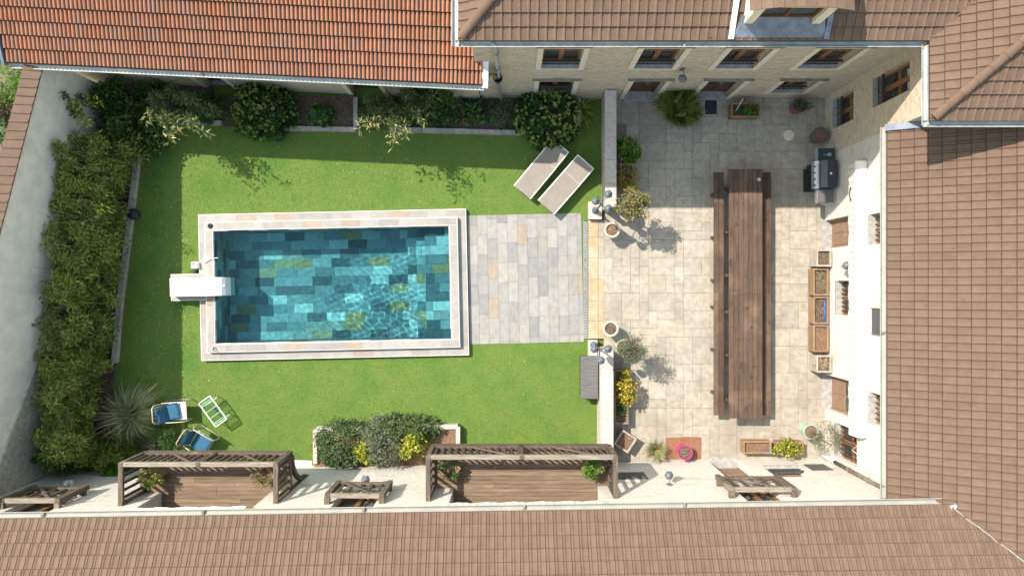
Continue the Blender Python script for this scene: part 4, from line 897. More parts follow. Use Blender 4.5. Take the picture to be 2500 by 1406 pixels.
lantern_post((2.58, -1.80), .31, [(-.19, .03), (.21, .03), (.0, -.30)], 'three-armed slate-blue lantern post beside the storage box')
def wall_lantern(fr, a, z, lbl):
    p = fr.pt(a, 0, z); t = thing('wall_lantern', lbl, 'wall lamp', p, 0, 'slate-blue wall lanterns'); n = fr.n; m = MB()
    m.bar(Vector((0, 0, 0)), n * .03, .12, .2); m.tube([Vector((0, 0, 0)), n * .12 + Vector((0, 0, .1)), n * .25 + Vector((0, 0, .06)), n * .27], .013, 6); build('bracket', m, 'lamp', t, local=True)
    c = n * .27; m = MB(); m.lathe([(.045, -.26), (.07, -.24), (.1, -.04), (.1, -.03)], 6, (c.x, c.y, 0)); build('lantern', m, 'lampglass', t, local=True)
    m = MB(); m.lathe([(.13, -.03), (.132, -.015), (.075, .055), (.03, .08), (.012, .12)], 6, (c.x, c.y, 0)); build('lantern_roof', m, 'lamp', t, local=True)
wall_lantern(f1, 5.72, 3.05, 'slate-blue wall lantern on the stone house above the palm')
wall_lantern(f3, sx(-4.12), 2.75, 'slate-blue wall lantern beside the window guard between the balconies'); wall_lantern(f3, sx(4.42), 2.75, 'slate-blue wall lantern beside the dark cellar grille'); wall_lantern(f3, sx(-12.55), 2.75, 'slate-blue wall lantern under the hedge-end window guard')
wall_lantern(f2w, Y0w - .65, 2.1, 'slate-blue wall lantern half hidden by the long awning')

# awnings
def awning(name, lbl, fr, a0, a1, z, out, drop, fab='canvas', cas=True):
    t = thing(name, lbl, 'awning', fr.pt((a0 + a1) / 2, 0, z))
    if cas:
        m = MB(); pr = [(.02, -.03), (out, -.05), (out + .03, 0), (out + .02, .09), (.1, .13), (.02, .12)]; vs = [fr.pt(a, o, z + q) for a in (a0, a1) for o, q in pr]; n = len(pr)
        m.add(vs, [(k, (k + 1) % n, n + (k + 1) % n, n + k) for k in range(n)] + [tuple(range(n - 1, -1, -1)), tuple(range(n, 2 * n))]); build('cassette', m, 'canvas', t)
        m = MB(); fr.box(m, a0 - .03, a0 - .002, .0, out * .8, z - .04, z + .1); fr.box(m, a1 + .002, a1 + .03, .0, out * .8, z - .04, z + .1); build('end_cap', m, 'steel', t)
    m = MB(); n = int((a1 - a0) / .06); o = out + .035; vs = []
    for k in range(n + 1):
        a = a0 + (a1 - a0) * k / n; vs += [fr.pt(a, o, z - .02), fr.pt(a, o + .025 + .01 * math.sin(a * 9), z - drop - .03 * abs(math.sin(a * math.pi / .24)))]
    m.add(vs, [(2 * k, 2 * k + 1, 2 * k + 3, 2 * k + 2) for k in range(n)]); build('valance', m, fab, t)
    return t
awning('long_awning', 'long white rolled-up awning on the white wing above the planters', f2w, Y0w - 3.58, Y0w + 4.20, 2.62, .28, .26, 'stripe')
mb = MB(); q = f2w.pt(Y0w - 2.86, .36, 2.5); mb.tube([q, q + Vector((-.02, -.18, -.05)), q + Vector((0, -.36, 0))], [.02, .012, .025], 6); build('crank_handle', mb, 'iron', bpy.data.objects['long_awning'])
awning('balcony_awning', 'striped awning valance at the back of the balcony beside the patio', f3, sx(2.36), sx(-1.7), 4.66, .06, .2, 'stripe'); awning('balcony_awning', 'white awning valance at the back of the balcony by the pampas grass', f3, sx(-6.8), sx(-9.8), 4.66, .06, .18, 'canvas')

# barbecue
def grill():
    c = G(2008, 428, .95); t = thing('gas_grill', 'dark blue gas grill with steel knob panel against the white wall', 'grill', (c.x + .12, c.y, PZ))
    m = MB(); m.bb(-.28, .22, -.42, .42, .12, .72); build('cabinet', m, 'black', t, local=True)
    m = MB(); m.bb(-.30, -.27, -.86, .84, .70, .86); m.hexa([(-.42, -.42, .74), (-.30, -.42, .74), (-.30, .42, .74), (-.42, .42, .74)], [(-.39, -.42, .88), (-.27, -.42, .93), (-.27, .42, .93), (-.39, .42, .88)]); build('control_panel', m, 'steel', t, local=True)
    for k in range(4): m = MB(); m.lathe([(.026, 0), (.024, .035)], 12); o = build('knob', m, 'black', t, local=True); o.location = (-.375, .25 - k * .19, .885); o.rotation_euler = (0, -.9, 0)
    m = MB(); pr = [(-.27, .90), (-.26, 1.02), (-.12, 1.17), (.06, 1.18), (.22, 1.08), (.24, .90)]; n = 6; vs = [(x, y, z) for y in (-.41, .41) for x, z in pr]
    m.add(vs, [(k, (k + 1) % n, n + (k + 1) % n, n + k) for k in range(n)] + [tuple(range(n)), tuple(range(2 * n - 1, n - 1, -1))]); lid = build('lid', m, 'grilllid', t, local=True)
    m = MB(); m.tube([(-.29, -.33, 1.03), (-.34, -.33, 1.04), (-.34, .33, 1.04), (-.29, .33, 1.03)], .014, 8); build('lid_handle', m, 'steel', lid, local=True)
    m = MB(); m.lathe([(.032, 0), (.032, .014), (.004, .02)], 16, (-.02, .0, 1.178)); build('thermometer', m, 'white', lid, local=True)
    m = MB(); m.bb(-.26, .23, .43, .82, .83, .87); build('side_shelf', m, 'petrol', t, local=True)
    m = MB(); m.bb(-.26, .20, -.84, -.43, .83, .87); s2 = build('side_burner', m, 'boxlid', t, local=True)
    m = MB(); m.tube([(-.15, -.85, .85), (-.14, -.90, .85), (.06, -.90, .85), (.07, -.85, .85)], .012, 6); build('towel_bar', m, 'steel', t, local=True)
    for x in (-.24, .18):
        for y in (-.38, .38): m = MB(); m.lathe([(.05, -.02), (.055, 0), (.05, .02)], 12); o = build('caster', m, 'black', t, local=True); o.location = (x, y, .055); o.rotation_euler = (math.pi / 2, 0, 0)
    m = MB(); m.bb(-.40, -.28, -.42, .30, .10, .14); build('lower_tray', m, 'black', t, local=True)
    s = thing('spatula', 'steel grill spatula lying on the grill side shelf', 'spatula', (c.x + .12, c.y + .62, PZ + .875), .1); m = MB(); m.bb(-.12, .02, -.008, .008, 0, .01); build('handle', m, 'steel', s, local=True); m = MB(); m.bb(.02, .13, -.045, .045, 0, .008); build('blade', m, 'steel', s, local=True)
grill()

# storage box
t = thing('storage_box', 'grey garden storage box with ribbed lid against the low wall', 'storage box', (2.45, -2.79, 0)); m = MB(); m.bb(-.28, .22, -.63, .63, 0, .54); build('body', m, 'plum', t, local=True)
m = MB(); m.hexa([(-.31, -.67, .54), (.245, -.67, .54), (.245, .67, .54), (-.31, .67, .54)], [(-.305, -.665, .575), (.24, -.665, .62), (.24, .665, .62), (-.305, .665, .575)]); lid = build('lid', m, 'boxlid', t, local=True)
for k in range(13): m = MB(); y = -.6 + k * .1; m.hexa([(-.28, y - .04, .577), (.215, y - .04, .618), (.215, y + .04, .618), (-.28, y + .04, .577)], [(-.28, y - .035, .583), (.215, y - .035, .624), (.215, y + .035, .624), (-.28, y + .035, .583)]); build('lid_rib', m, 'boxlid', lid, local=True)

# tubular armchairs with blue cushions and a glass table
def soft(cx, cy, cz, sx_, sy_, th, tilt=0, tuft=2, n=13):
    m = MB(); vs = []
    for side in (1, -1):
        for j in range(n):
            for i in range(n):
                u, v = i / (n - 1) * 2 - 1, j / (n - 1) * 2 - 1; e = (1 - abs(u) ** 5) * (1 - abs(v) ** 5); h = th / 2 * (e ** .4 if e > 0 else 0)
                h *= 1 - .28 * math.exp(-((abs(u) - .42) ** 2 + (abs(v) - .42) ** 2) / .015); x, y, z = u * sx_ / 2, v * sy_ / 2, side * h
                vs.append((cx + x * math.cos(tilt) - z * math.sin(tilt), cy + y, cz + x * math.sin(tilt) + z * math.cos(tilt)))
    fs = []
    for s in range(2):
        o = s * n * n
        for j in range(n - 1):
            for i in range(n - 1): q = (o + j * n + i, o + j * n + i + 1, o + (j + 1) * n + i + 1, o + (j + 1) * n + i); fs.append(q if s == 0 else q[::-1])
    return m.add(vs, fs)
def armchair(c, rz, lbl, full, group='tubular garden armchairs'):
    t = thing('garden_armchair', lbl, 'armchair', (c[0], c[1], 0), rz, group)
    for y in (-.31, .31):
        m = MB(); m.tube([(.34, y, .015), (.38, y, .3), (.36, y, .56), (.28, y, .62), (-.1, y, .61), (-.34, y * .98, .60), (-.42, y * .95, .4), (-.40, y, .015)], .016, 8); build('side_frame', m, 'tube', t, True, True)
        m = MB(); m.tube([(.34, y, .015), (-.40, y, .015)], .013, 6); build('foot_bar', m, 'tube', t, True, True)
    m = MB(); m.tube([(.33, -.29, .42), (.33, .29, .42)], .014, 6); m.tube([(-.25, -.29, .34), (-.25, .29, .34)], .014, 6)
    m.tube([(-.27, -.29, .34), (-.47, -.28, .84), (-.49, -.2, .90), (-.49, .2, .90), (-.47, .28, .84), (-.27, .29, .34)], .016, 8); build('back_frame', m, 'tube', t, True, True)
    for k in range(5): m = MB(); y = -.22 + k * .11; m.tube([(-.27, y, .36), (-.485, y, .88)], .006, 5); build('back_slat', m, 'tube', t, local=True)
    m = MB(); m.hexa([(-.25, -.27, .335), (.34, -.27, .405), (.34, .27, .405), (-.25, .27, .335)], [(-.25, -.27, .35), (.34, -.27, .42), (.34, .27, .42), (-.25, .27, .35)]); build('seat', m, 'whitemetal', t, local=True)
    cs = thing('seat_cushion', ('crumpled blue seat cushion pushed back on the left armchair' if not full else 'blue tufted seat cushion on the armchair under the balcony'), 'cushion', (c[0], c[1], 0), rz + (.16 if not full else 0), 'blue armchair cushions')
    if full: build('pad', soft(.05, 0, .44, .56, .54, .10, .1), 'blue', cs, True, True)
    else: build('pad', soft(-.06, .02, .44, .40, .52, .13, .15), 'blue', cs, True, True); 
    cs2 = thing('back_cushion', ('blue back cushion slumped on the left armchair' if not full else 'blue back cushion on the armchair under the balcony'), 'cushion', (c[0], c[1], 0), rz + (.2 if not full else 0), 'blue armchair cushions')
    build('pad', soft(-.34, 0, .60, .42, .50, .11, -1.05 if not full else -1.3), 'blue', cs2, True, True)
    if full: m = MB(); m.bb(-.1, -.04, .24, .28, .485, .488); build('care_label', m, 'white', cs, local=True)
c = G(430, 1004, .4); armchair(c, math.radians(4), 'tubular armchair with white seat and crumpled blue cushions by the pampas grass', False)
c = G(490, 1079, .4); armchair(c, math.radians(-31), 'tubular armchair with flat blue cushion nearest the balcony', True)
c = G(519.5, 1003.5, .45); t = thing('glass_table', 'small glass coffee table with white metal frame on the lawn', 'table', (c.x, c.y, 0), math.radians(-53.8))
m = MB(); X, Y, z = .45, .215, .45
for y in (-Y, Y): m.bar((-X, y, z), (X, y, z), .026, .03)
for x in (-X, X): m.bar((x, -Y + .013, z), (x, Y - .013, z), .026, .03)
build('top_frame', m, 'whitemetal', t, local=True)
for x in (-.36, -.30, -.08, .14, .33, .385): m = MB(); m.bar((x, -Y + .014, z - .012), (x, Y - .014, z - .012), .014, .014); build('cross_bar', m, 'whitemetal', t, local=True)
m = MB(); m.bb(-X + .014, X - .014, -Y + .014, Y - .014, z + .003, z + .010); build('glass_top', m, 'tableglass', t, local=True)
for x in (-.34, .34): m = MB(); m.tube([(x, -Y, z - .02), (x + .02, -Y - .02, .1), (x + .02, -Y + .03, .012), (x + .02, Y - .03, .012), (x + .02, Y + .02, .1), (x, Y, z - .02)], .012, 6); build('leg', m, 'whitemetal', t, True, True)

# pool equipment
t = thing('pool_unit', 'white moulded pool filter unit hanging over the pool edge', 'pool filter', (PX, PY, .34), PR_)
m = MB(); pr = [(-4.98, .0), (-4.98, .30), (-4.9, .36), (-3.5, .37), (-3.36, .33), (-3.28, .22), (-3.24, -.02), (-3.22, -.45), (-3.34, -.55), (-3.66, -.55), (-3.70, -.02), (-4.1, 0)]
n = len(pr); vs = []
for y, k in ((-.265, .97), (-.235, 1.0), (.275, 1.0), (.305, .97)):
    vs += [(x, y, z * k) for x, z in pr]
m.add(vs, [(r * n + k, r * n + (k + 1) % n, (r + 1) * n + (k + 1) % n, (r + 1) * n + k) for r in range(3) for k in range(n)] + [tuple(range(n - 1, -1, -1)), tuple(range(3 * n, 4 * n))]); build('housing', m, 'white', t, local=True)
for xs in (-4.9, -3.62): m = MB(); m.bb(xs, xs + .008, -.23, .27, .362, .3725); build('lid_seam', m, 'sill', t, local=True)
m = MB(); m.bb(-3.47, -3.455, -.02, .05, .371, .378); build('switch', m, 'black', t, local=True)
m = MB(); m.tube([(-3.42, .0, .36), (-3.3, .03, .27), (-3.25, .05, .18)], [.02, .026, .02], 6); build('nozzle_ridge', m, 'white', t, True, True)
c = G(474, 647, .3); t = thing('chemical_canister', 'white plastic canister with red cap beside the pool', 'canister', (c.x, c.y, 0)); m = MB()
m.prism([(-.105 + .03 * (1 - math.cos(a)) if 0 else x, y) for x, y in [(-.11, -.08), (-.08, -.105), (.08, -.105), (.11, -.08), (.11, .08), (.08, .105), (-.08, .105), (-.11, .08)] for a in (0,)], 0, .27)
m.prism([(-.085, -.085), (.085, -.085), (.085, .085), (-.085, .085)], .27, .30); build('body', m, 'white', t, local=True)
m = MB(); m.lathe([(.03, .30), (.03, .335), (.024, .345)], 14, (-.03, .05, 0)); build('cap', m, 'redcap', t, local=True)
m = MB(); m.tube([(.06, -.06, .30), (.06, -.06, .34), (.06, .05, .34), (.06, .05, .30)], .014, 6); build('handle', m, 'white', t, True, True)
c = G(476, 662, .12); t = thing('dosing_pump', 'small black pump with hose beside the white canister', 'pump', (c.x, c.y, 0)); m = MB(); m.lathe([(.05, 0), (.06, .03), (.05, .11), (.02, .13)], 12); build('motor', m, 'black', t, True, True)
m = MB(); m.tube([(0, 0, .1), (-.09, .03, .12), (-.14, -.03, .07), (-.06, -.07, .05), (.04, -.05, .06)], .016, 6); build('hose', m, 'black', t, True, True)
c = G(506, 632, .35); t = thing('skimmer_flap', 'white triangular plate with thin rod on the pool rim', 'pool tool', (c.x, c.y, .345)); m = MB(); m.prism([(-.10, -.15), (.13, .005), (.13, .02), (-.10, .155)], .0, .035); build('plate', m, 'white', t, local=True); m = MB(); m.bar((.12, .01, .03), (.34, .03, .02), .018, .012); build('rod', m, 'white', t, local=True)
c = G(513, 552, .35); m = MB(); m.tube([(c.x + (.075 - k * .0006) * math.cos(k * .5), c.y + (.075 - k * .0011) * math.sin(k * .5), .355 + .012 * math.sin(k * .9) + k * .0005) for k in range(48)], .011, 5); tag(build('coiled_hose', m, 'black', smooth=True), 'small black coil on the far corner of the pool rim', 'hose')
c = G(525, 852, .35); m = MB(); m.tube([(c.x + .05 * math.cos(k * .6) - .01, c.y + .05 * math.sin(k * .6), .356) for k in range(10)] + [(c.x + .06, c.y - .05, .354), (c.x + .09, c.y - .09, .354)], .009, 5); tag(build('hose_loop', m, 'black', smooth=True), 'small dark looped cord on the near corner of the pool rim', 'cord')
c = G(327, 523, .2); t = thing('ball_lamp', 'black ball on the kerb of the bamboo bed', 'ball lamp', (c.x, c.y, 0)); m = MB(); m.lathe([(.03, 0), (.14, .05), (.185, .18), (.16, .31), (.08, .38), (.01, .395)], 18); build('globe', m, 'potblack', t, True, True); m = MB(); m.lathe([(.11, -.02), (.11, .03)], 14); build('foot', m, 'black', t, local=True)
c = G(310, 232, .5); t = thing('lawn_mower', 'black garden mower with grey and yellow front in the shaded corner', 'mower', (c.x, c.y, 0), -.1); m = MB(); m.hexa([(-.62, -.22, .15), (.42, -.22, .15), (.42, .22, .15), (-.62, .22, .15)], [(-.58, -.17, .52), (.36, -.19, .46), (.36, .19, .46), (-.58, .17, .52)]); build('grass_box', m, 'panel', t, local=True)
m = MB(); m.hexa([(.43, -.2, .12), (.72, -.16, .12), (.72, .16, .12), (.43, .2, .12)], [(.43, -.17, .44), (.66, -.12, .36), (.66, .12, .36), (.43, .17, .44)]); build('motor_hood', m, 'sill', t, local=True)
m = MB(); m.bb(.5, .68, .12, .19, .3, .40); build('yellow_trim', m, 'l_yellow', t, local=True)
for x in (-.4, .6):
    for y in (-.24, .24): m = MB(); m.lathe([(.09, -.025), (.1, 0), (.09, .025)], 14); o = build('wheel', m, 'black', t, local=True); o.location = (x, y, .1); o.rotation_euler = (math.pi / 2, 0, 0)
c = G(1150, 240, .35); t = thing('water_tub', 'dark blue oval tub against the barn wall', 'tub', (c.x, c.y, 0)); m = MB(); m.lathe([(.3, .05), (.36, .4), (.385, .42), (.385, .44), (.34, .43), (.29, .12), (.01, .1)], 22); o = build('basin', m, 'grilllid', t, True, True); o.scale = (1, .5, 1)
c = G(1925, 331, PZ); m = MB(); m.lathe([(.175, 0), (.172, .02), (.01, .022)], 26, (c.x, c.y, PZ)); tag(build('round_slab', m, 'cream', smooth=False), 'pale round stone disc lying flat in the shaded patio corner', 'stone disc')
c = G(1738, 263, PZ); m = MB(); m.bb(c.x - .22, c.x + .15, c.y - .22, c.y + .22, PZ + .003, PZ + .02); dm = tag(build('door_mat', m, 'matblue'), 'dark teal ribbed mat beside the palm', 'mat')
for k in range(8): m = MB(); m.bb(c.x - .21 + k * .045, c.x - .18 + k * .045, c.y - .21, c.y + .21, PZ + .02, PZ + .028); build('rib', m, 'matblue', dm)
c = G(1668, 1092, PZ); m = MB(); m.prism([(c.x - .56, c.y - .36), (c.x + .56, c.y - .36), (c.x + .56, c.y + .33), (c.x + .2, c.y + .345), (c.x - .56, c.y + .31)], PZ + .003, PZ + .03); tag(build('terracotta_mat', m, 'terraslab'), 'terracotta slab under the bright pink pot', 'slab')
# ---------------------------------------------------------------- plants
def nrm(a): return a / np.maximum(np.linalg.norm(a, axis=1, keepdims=True), 1e-6)
def leaf_object(name, pos, d, up, L, Wd, m, parent, fold=.18, droop=0.0):
    """every leaf its own folded two-triangle blade (four with a drooping tip)"""
    d = nrm(d); side = nrm(np.cross(d, up)); n2 = np.cross(side, d); L = L[:, None]; Wd = Wd[:, None]
    mid = pos + d * L * .5; tip = pos + d * L
    if droop: tip = tip - np.array([0, 0, 1.0]) * L * droop
    v = np.stack([pos, mid + side * Wd / 2 + n2 * Wd * fold, tip, mid - side * Wd / 2 + n2 * Wd * fold], 1).reshape(-1, 3)
    N = len(pos); b = (np.arange(N) * 4)[:, None]; tri = np.concatenate([b + np.array([0, 2, 1]), b + np.array([0, 3, 2])], 1).reshape(-1, 3)
    if parent is not None:
        iv = np.array(inv_of(parent)); v = v @ iv[:3, :3].T + iv[:3, 3]
    me = bpy.data.meshes.new(name); me.vertices.add(len(v)); me.vertices.foreach_set('co', v.astype(np.float32).ravel())
    me.loops.add(tri.size); me.loops.foreach_set('vertex_index', tri.astype(np.int32).ravel()); me.polygons.add(len(tri))
    me.polygons.foreach_set('loop_start', np.arange(0, tri.size, 3, dtype=np.int32)); me.update(calc_edges=True); me.materials.append(T[m])
    o = bpy.data.objects.new(name, me); COL.objects.link(o)
    if parent is not None: o.parent = parent
    return o
def cloud(parent, name, clumps, per, L, Wd, m, out=.7, up=.4, rnd=.6, shell=.5, droop=.15, fold=.18, flat=1.0):
    """clumps: (x,y,z,rx,ry,rz); leaves spread through each clump, pointing out of it"""
    C = np.array(clumps, float); idx = np.repeat(np.arange(len(C)), per); N = len(idx)
    q = nrm(rng.normal(size=(N, 3))); r = rng.random(N)[:, None] ** shell
    pos = C[idx, :3] + q * r * C[idx, 3:6]
    pos[:, 2] = np.maximum(pos[:, 2], .04 if parent is None else .03)
    d = q * out + np.array([0, 0, up]) + rng.normal(size=(N, 3)) * rnd
    d[:, 2] *= flat
    un = nrm(rng.normal(size=(N, 3)) * (.55 if flat == 1 else .35) + np.array([0, 0, 1.0]))
    s = rng.uniform(.65, 1.25, N)
    return leaf_object(name, pos, d, un, L * s, Wd * s, m, parent, fold, droop)
def dome_clumps(c, R, hgt, n, r, z0=.1, flat=.75):
    out = []
    for _ in range(n):
        a = random.uniform(0, 2 * math.pi); t = random.random() ** .5; ph = t * math.pi / 2
        k = random.uniform(.8, 1.0)
        out.append((c[0] + R[0] * math.sin(ph) * math.cos(a) * k, c[1] + R[1] * math.sin(ph) * math.sin(a) * k, z0 + hgt * math.cos(ph) * k, r * random.uniform(.7, 1.3), r * random.uniform(.7, 1.3), r * flat))
    return out
def stems(parent, base, tips, r=.012, m='bark', name='stem'):
    mb = MB(); b = Vector(base)
    for t in tips:
        t = Vector(t[:3]); mid = b.lerp(t, .5) + Vector((random.uniform(-.05, .05), random.uniform(-.05, .05), .05)); mb.tube([b, mid, t], [r, r * .7, r * .35], 5)
    return build(name, mb, m, parent)
def strands(parent, name, base, n, L, Wd, m, spread=1.0, rise=.9, arch=.9, rb=.1, seg=6, bias=(0, 0)):
    """long arching grass blades"""
    vs = []; fs = []
    for _ in range(n):
        a = random.uniform(0, 2 * math.pi); l = L * random.uniform(.55, 1.15); k = spread * random.uniform(.3, 1.0)
        dx, dy = math.cos(a) * k + bias[0], math.sin(a) * k + bias[1]; p = Vector((base[0] + math.cos(a) * rb * random.random(), base[1] + math.sin(a) * rb * random.random(), base[2]))
        ar = arch * random.uniform(.7, 1.3); w = Wd * random.uniform(.7, 1.3); sd = Vector((-math.sin(a), math.cos(a), random.uniform(-.4, .4))).normalized(); o = len(vs)
        for i in range(seg + 1):
            t = i / seg; q = p + Vector((dx * l * t, dy * l * t, l * (rise * t - ar * t * t))); q.z = max(q.z, .04); ww = w * (1 - t ** 2) + .001
            vs += [q - sd * ww / 2, q + sd * ww / 2]
        fs += [(o + 2 * i, o + 2 * i + 1, o + 2 * i + 3, o + 2 * i + 2) for i in range(seg)]
    mb = MB(); mb.v = [tuple(v) for v in vs]; mb.f = fs; return build(name, mb, m, parent)
def fronds(parent, base, n, L, fan, m, zr=(.2, .9), nl=26):
    """fan palm leaves, each a part"""
    for k in range(n):
        a = 2 * math.pi * k / n + random.uniform(-.2, .2); e = random.uniform(*zr); l = L * random.uniform(.75, 1.1); d = Vector((math.cos(a) * math.cos(e), math.sin(a) * math.cos(e), math.sin(e)))
        hub = Vector(base) + d * l * .5; mb = MB(); mb.tube([base, hub], [.012, .008], 5); sd = d.cross(Vector((0, 0, 1))).normalized()
        for i in range(nl):
            th = (i / (nl - 1) - .5) * 2 * 1.75; dr = (d * math.cos(th) + sd * math.sin(th)).normalized(); ll = fan * (1 - .25 * abs(th) / 1.75) * random.uniform(.85, 1.1)
            mid = hub + dr * ll * .55; tip = hub + dr * ll - Vector((0, 0, ll * .28)); ac = dr.cross(Vector((0, 0, 1)))
            if ac.length < .1: ac = sd.copy()
            ac = ac.normalized() * .017
            o = len(mb.v); mb.v += [tuple(hub), tuple(mid + ac), tuple(tip), tuple(mid - ac)]; mb.f += [(o, o + 1, o + 2), (o, o + 2, o + 3)]
        build('frond', mb, m, parent)

# bamboo hedge
hx = thing('bamboo_hedge', 'long dense bamboo hedge along the grey boundary wall', 'hedge', (-12.7, 0, 0)); cl = []; cl2 = []
cl3 = []; from mathutils import noise as mnoise
for k in range(760):
    py = random.uniform(335, 1120); lft = np.interp(py, [335, 450, 700, 900, 1120], [150, 100, 115, 92, 110]) + 26 * mnoise.noise((py * .02, 0, 3)); rgt = np.interp(py, [335, 620, 885, 960, 1120], [318, 285, 262, 225, 210]) + 24 * mnoise.noise((py * .025, 5, 0))
    t = random.random(); px = lft + (rgt - lft) * t; nz = mnoise.noise((px * .016, py * .016, 1.0)); zt = (2.35 - 1.15 * max(0, t - .5) / .5) * (1 + .38 * nz); z = zt * (1 - .4 * random.random() ** 1.6)
    if mnoise.noise((px * .03, py * .03, 9.0)) < -.22: z *= .45
    q = G(px, py, z); x = max(q.x, BW(q.y)[0] + .22); z = min(z, (-10.92 - x) / .7)
    if z < .15: continue
    (cl3 if mnoise.noise((px * .012, py * .012, 22.0)) > .12 else cl).append((x, q.y, z, .22, .22, .17))
cloud(hx, 'foliage', cl, 62, .15, .034, 'l_bamboo', out=.55, up=.1, rnd=.8, droop=.2, shell=.6, flat=.35)
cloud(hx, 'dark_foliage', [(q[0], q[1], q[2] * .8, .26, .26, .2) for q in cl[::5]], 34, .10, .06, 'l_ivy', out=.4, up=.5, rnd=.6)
cloud(hx, 'yellow_foliage', cl3, 62, .14, .034, 'l_fern', out=.55, up=.1, rnd=.8, droop=.2, shell=.6, flat=.35)
for py, px in ((660, 225), (510, 250), (300, 200), (530, 130), (690, 70), (820, 170), (960, 180), (640, 140), (880, 130), (450, 170), (580, 190), (1000, 220)):
    q = G(px, py, 2.1); cl2.append((*q, .14, .14, .14))
cloud(hx, 'young_shoots', cl2, 34, .17, .024, 'l_fern', out=.7, up=.4, rnd=.5, droop=.3)['kind'] = 'stuff'
mb = MB()
for k in range(110):
    y = random.uniform(-5, 4.4); xw = BW(y)[0] + random.uniform(.3, 1.1); b = Vector((xw, y, 0)); hgt = random.uniform(1.6, 2.9); ln = Vector((random.uniform(-.35, .35), random.uniform(-.35, .35), 0)); mb.tube([b, b + ln * .3 + Vector((0, 0, hgt * .6)), b + ln + Vector((0, 0, hgt))], [.012, .009, .004], 5)
for y in (3.6, 3.2, 2.1, .4, .2, -.1, -2.2): # bare twigs leaning over to the wall
    xw = BW(y)[0] + .35; mb.tube([(xw + .5, y - .1, 1.6), (xw + .2, y + .05, 2.3), (xw - .1, y + .15, 2.85)], [.012, .009, .003], 5); mb.tube([(xw + .2, y + .05, 2.3), (xw + .05, y + .3, 2.75)], [.006, .002], 4)
build('canes', mb, 'cane', hx)
# ivy corner and climbers
iv = thing('ivy_mass', 'dark ivy and creeper filling the corner under the barn eave', 'ivy', (-12.4, 5, 0)); cl = []
for k in range(120):
    x = random.uniform(-12.75, -10.9); y = random.uniform(4.35, 6.25); cl.append((x, y, random.uniform(.25, 1.35) * (1 if x < -11.6 else .6), .3, .3, .25))
cloud(iv, 'foliage', cl, 95, .10, .085, 'l_ivy', out=.5, up=.7, rnd=.4, droop=.1)
stems(iv, (-12.3, 5.3, 0), cl[:20], .015)
def tall_shrub(lbl, base, tips, leafL, leafW, m, per, mt=None, mpt=None, cat='shrub', name='leafy_shrub'):
    t = thing(name, lbl, cat, (base[0], base[1], 0)); mb = MB(); cl = []; pale = []
    for (tx, ty, tz, pl) in tips:
        b = Vector((base[0] + random.uniform(-.1, .1), base[1] + random.uniform(-.08, .08), 0)); tip = Vector((tx, ty, tz)); mid = b.lerp(tip, .55) + Vector((0, 0, tz * .22)); pts = [b.lerp(mid, i / 4) for i in range(4)] + [mid.lerp(tip, i / 6) for i in range(7)]
        mb.tube(pts, [.016 - .0012 * i for i in range(len(pts))], 5)
        for i in range(3, len(pts)): (pale if pl and i > 6 else cl).append((*pts[i], .15, .15, .12))
    build('stem', mb, 'bark', t)
    if cl: cloud(t, 'foliage', cl, per, leafL, leafW, m, out=.8, up=.25, rnd=.5, droop=.25)
    if pale: cloud(t, 'pale_shoots', pale, int(per * .3), leafL, leafW, mt or 'l_paletip', out=.9, up=.2, rnd=.45, droop=.3)['kind'] = 'stuff'
    return t
def tips(lst): return [(*G(x, y, z), p) for x, y, z, p in lst]
tall_shrub('tall leafy shrub with sunlit yellow shoots in the corner by the boundary wall', G(190, 255)[:2], tips([(110, 205, 2.6, 1), (190, 265, 2.3, 1), (215, 300, 2.2, 1), (150, 235, 2.3, 0), (240, 250, 2.0, 1), (130, 190, 2.4, 0)]), .12, .05, 'l_green', 34, 'l_aucuba')
tall_shrub('leaning shrub with pale cream-tipped shoots over the lawn corner', G(450, 262)[:2], tips([(440, 330, 2.3, 1), (400, 300, 2.2, 0), (500, 325, 2.3, 1), (355, 292, 2.2, 1), (415, 345, 2.3, 1), (470, 240, 2.1, 0), (420, 215, 1.8, 0), (520, 270, 1.7, 0), (380, 240, 1.9, 0)]), .17, .045, 'l_willow', 26)
tall_shrub('leaning willow-leaved shrub with pale tips beside the barn door', G(985, 260)[:2], tips([(960, 350, 2.4, 1), (1035, 295, 2.3, 1), (990, 330, 2.4, 1), (905, 305, 2.3, 1), (930, 285, 2.0, 0), (1000, 225, 2.0, 0), (1060, 235, 1.7, 0), (900, 250, 1.6, 0), (1045, 270, 1.8, 0), (960, 300, 2.2, 0), (880, 310, 2.2, 1)]), .17, .045, 'l_willow', 28)
tall_shrub('dense green climber against the barn wall by the leaning shrub', G(1060, 232)[:2], tips([(1060, 212, 1.7, 0), (1030, 225, 1.5, 0), (1085, 235, 1.4, 0), (1110, 250, 1.0, 0), (1000, 215, 1.6, 0)]), .10, .07, 'l_ivy', 40, cat='climber', name='climber')
def hydrangea(lbl, c, R, hgt, nfl):
    t = thing('hydrangea', lbl, 'hydrangea', (c[0], c[1], 0), group='round hydrangea bushes'); cl = dome_clumps(c, (R, R * .92), hgt, 70, .2, .2); cloud(t, 'foliage', cl, 60, .13, .095, 'l_hydr', out=.6, up=.6, rnd=.35, droop=.2); stems(t, (*c[:2], 0), cl[:14], .014)
    pos = []
    for _ in range(nfl):
        a = random.uniform(0, 6.283); ph = random.random() ** .55 * 1.45; pos.append((c[0] + (R + .08) * math.sin(ph) * math.cos(a), c[1] + (R * .92 + .08) * math.sin(ph) * math.sin(a), .24 + (hgt + .07) * math.cos(ph), .022, .022, .018))
    cloud(t, 'flower_heads', pos, 12, .042, .036, 'l_hydrfl', out=1.2, up=.3, rnd=.2, shell=.3, droop=0)
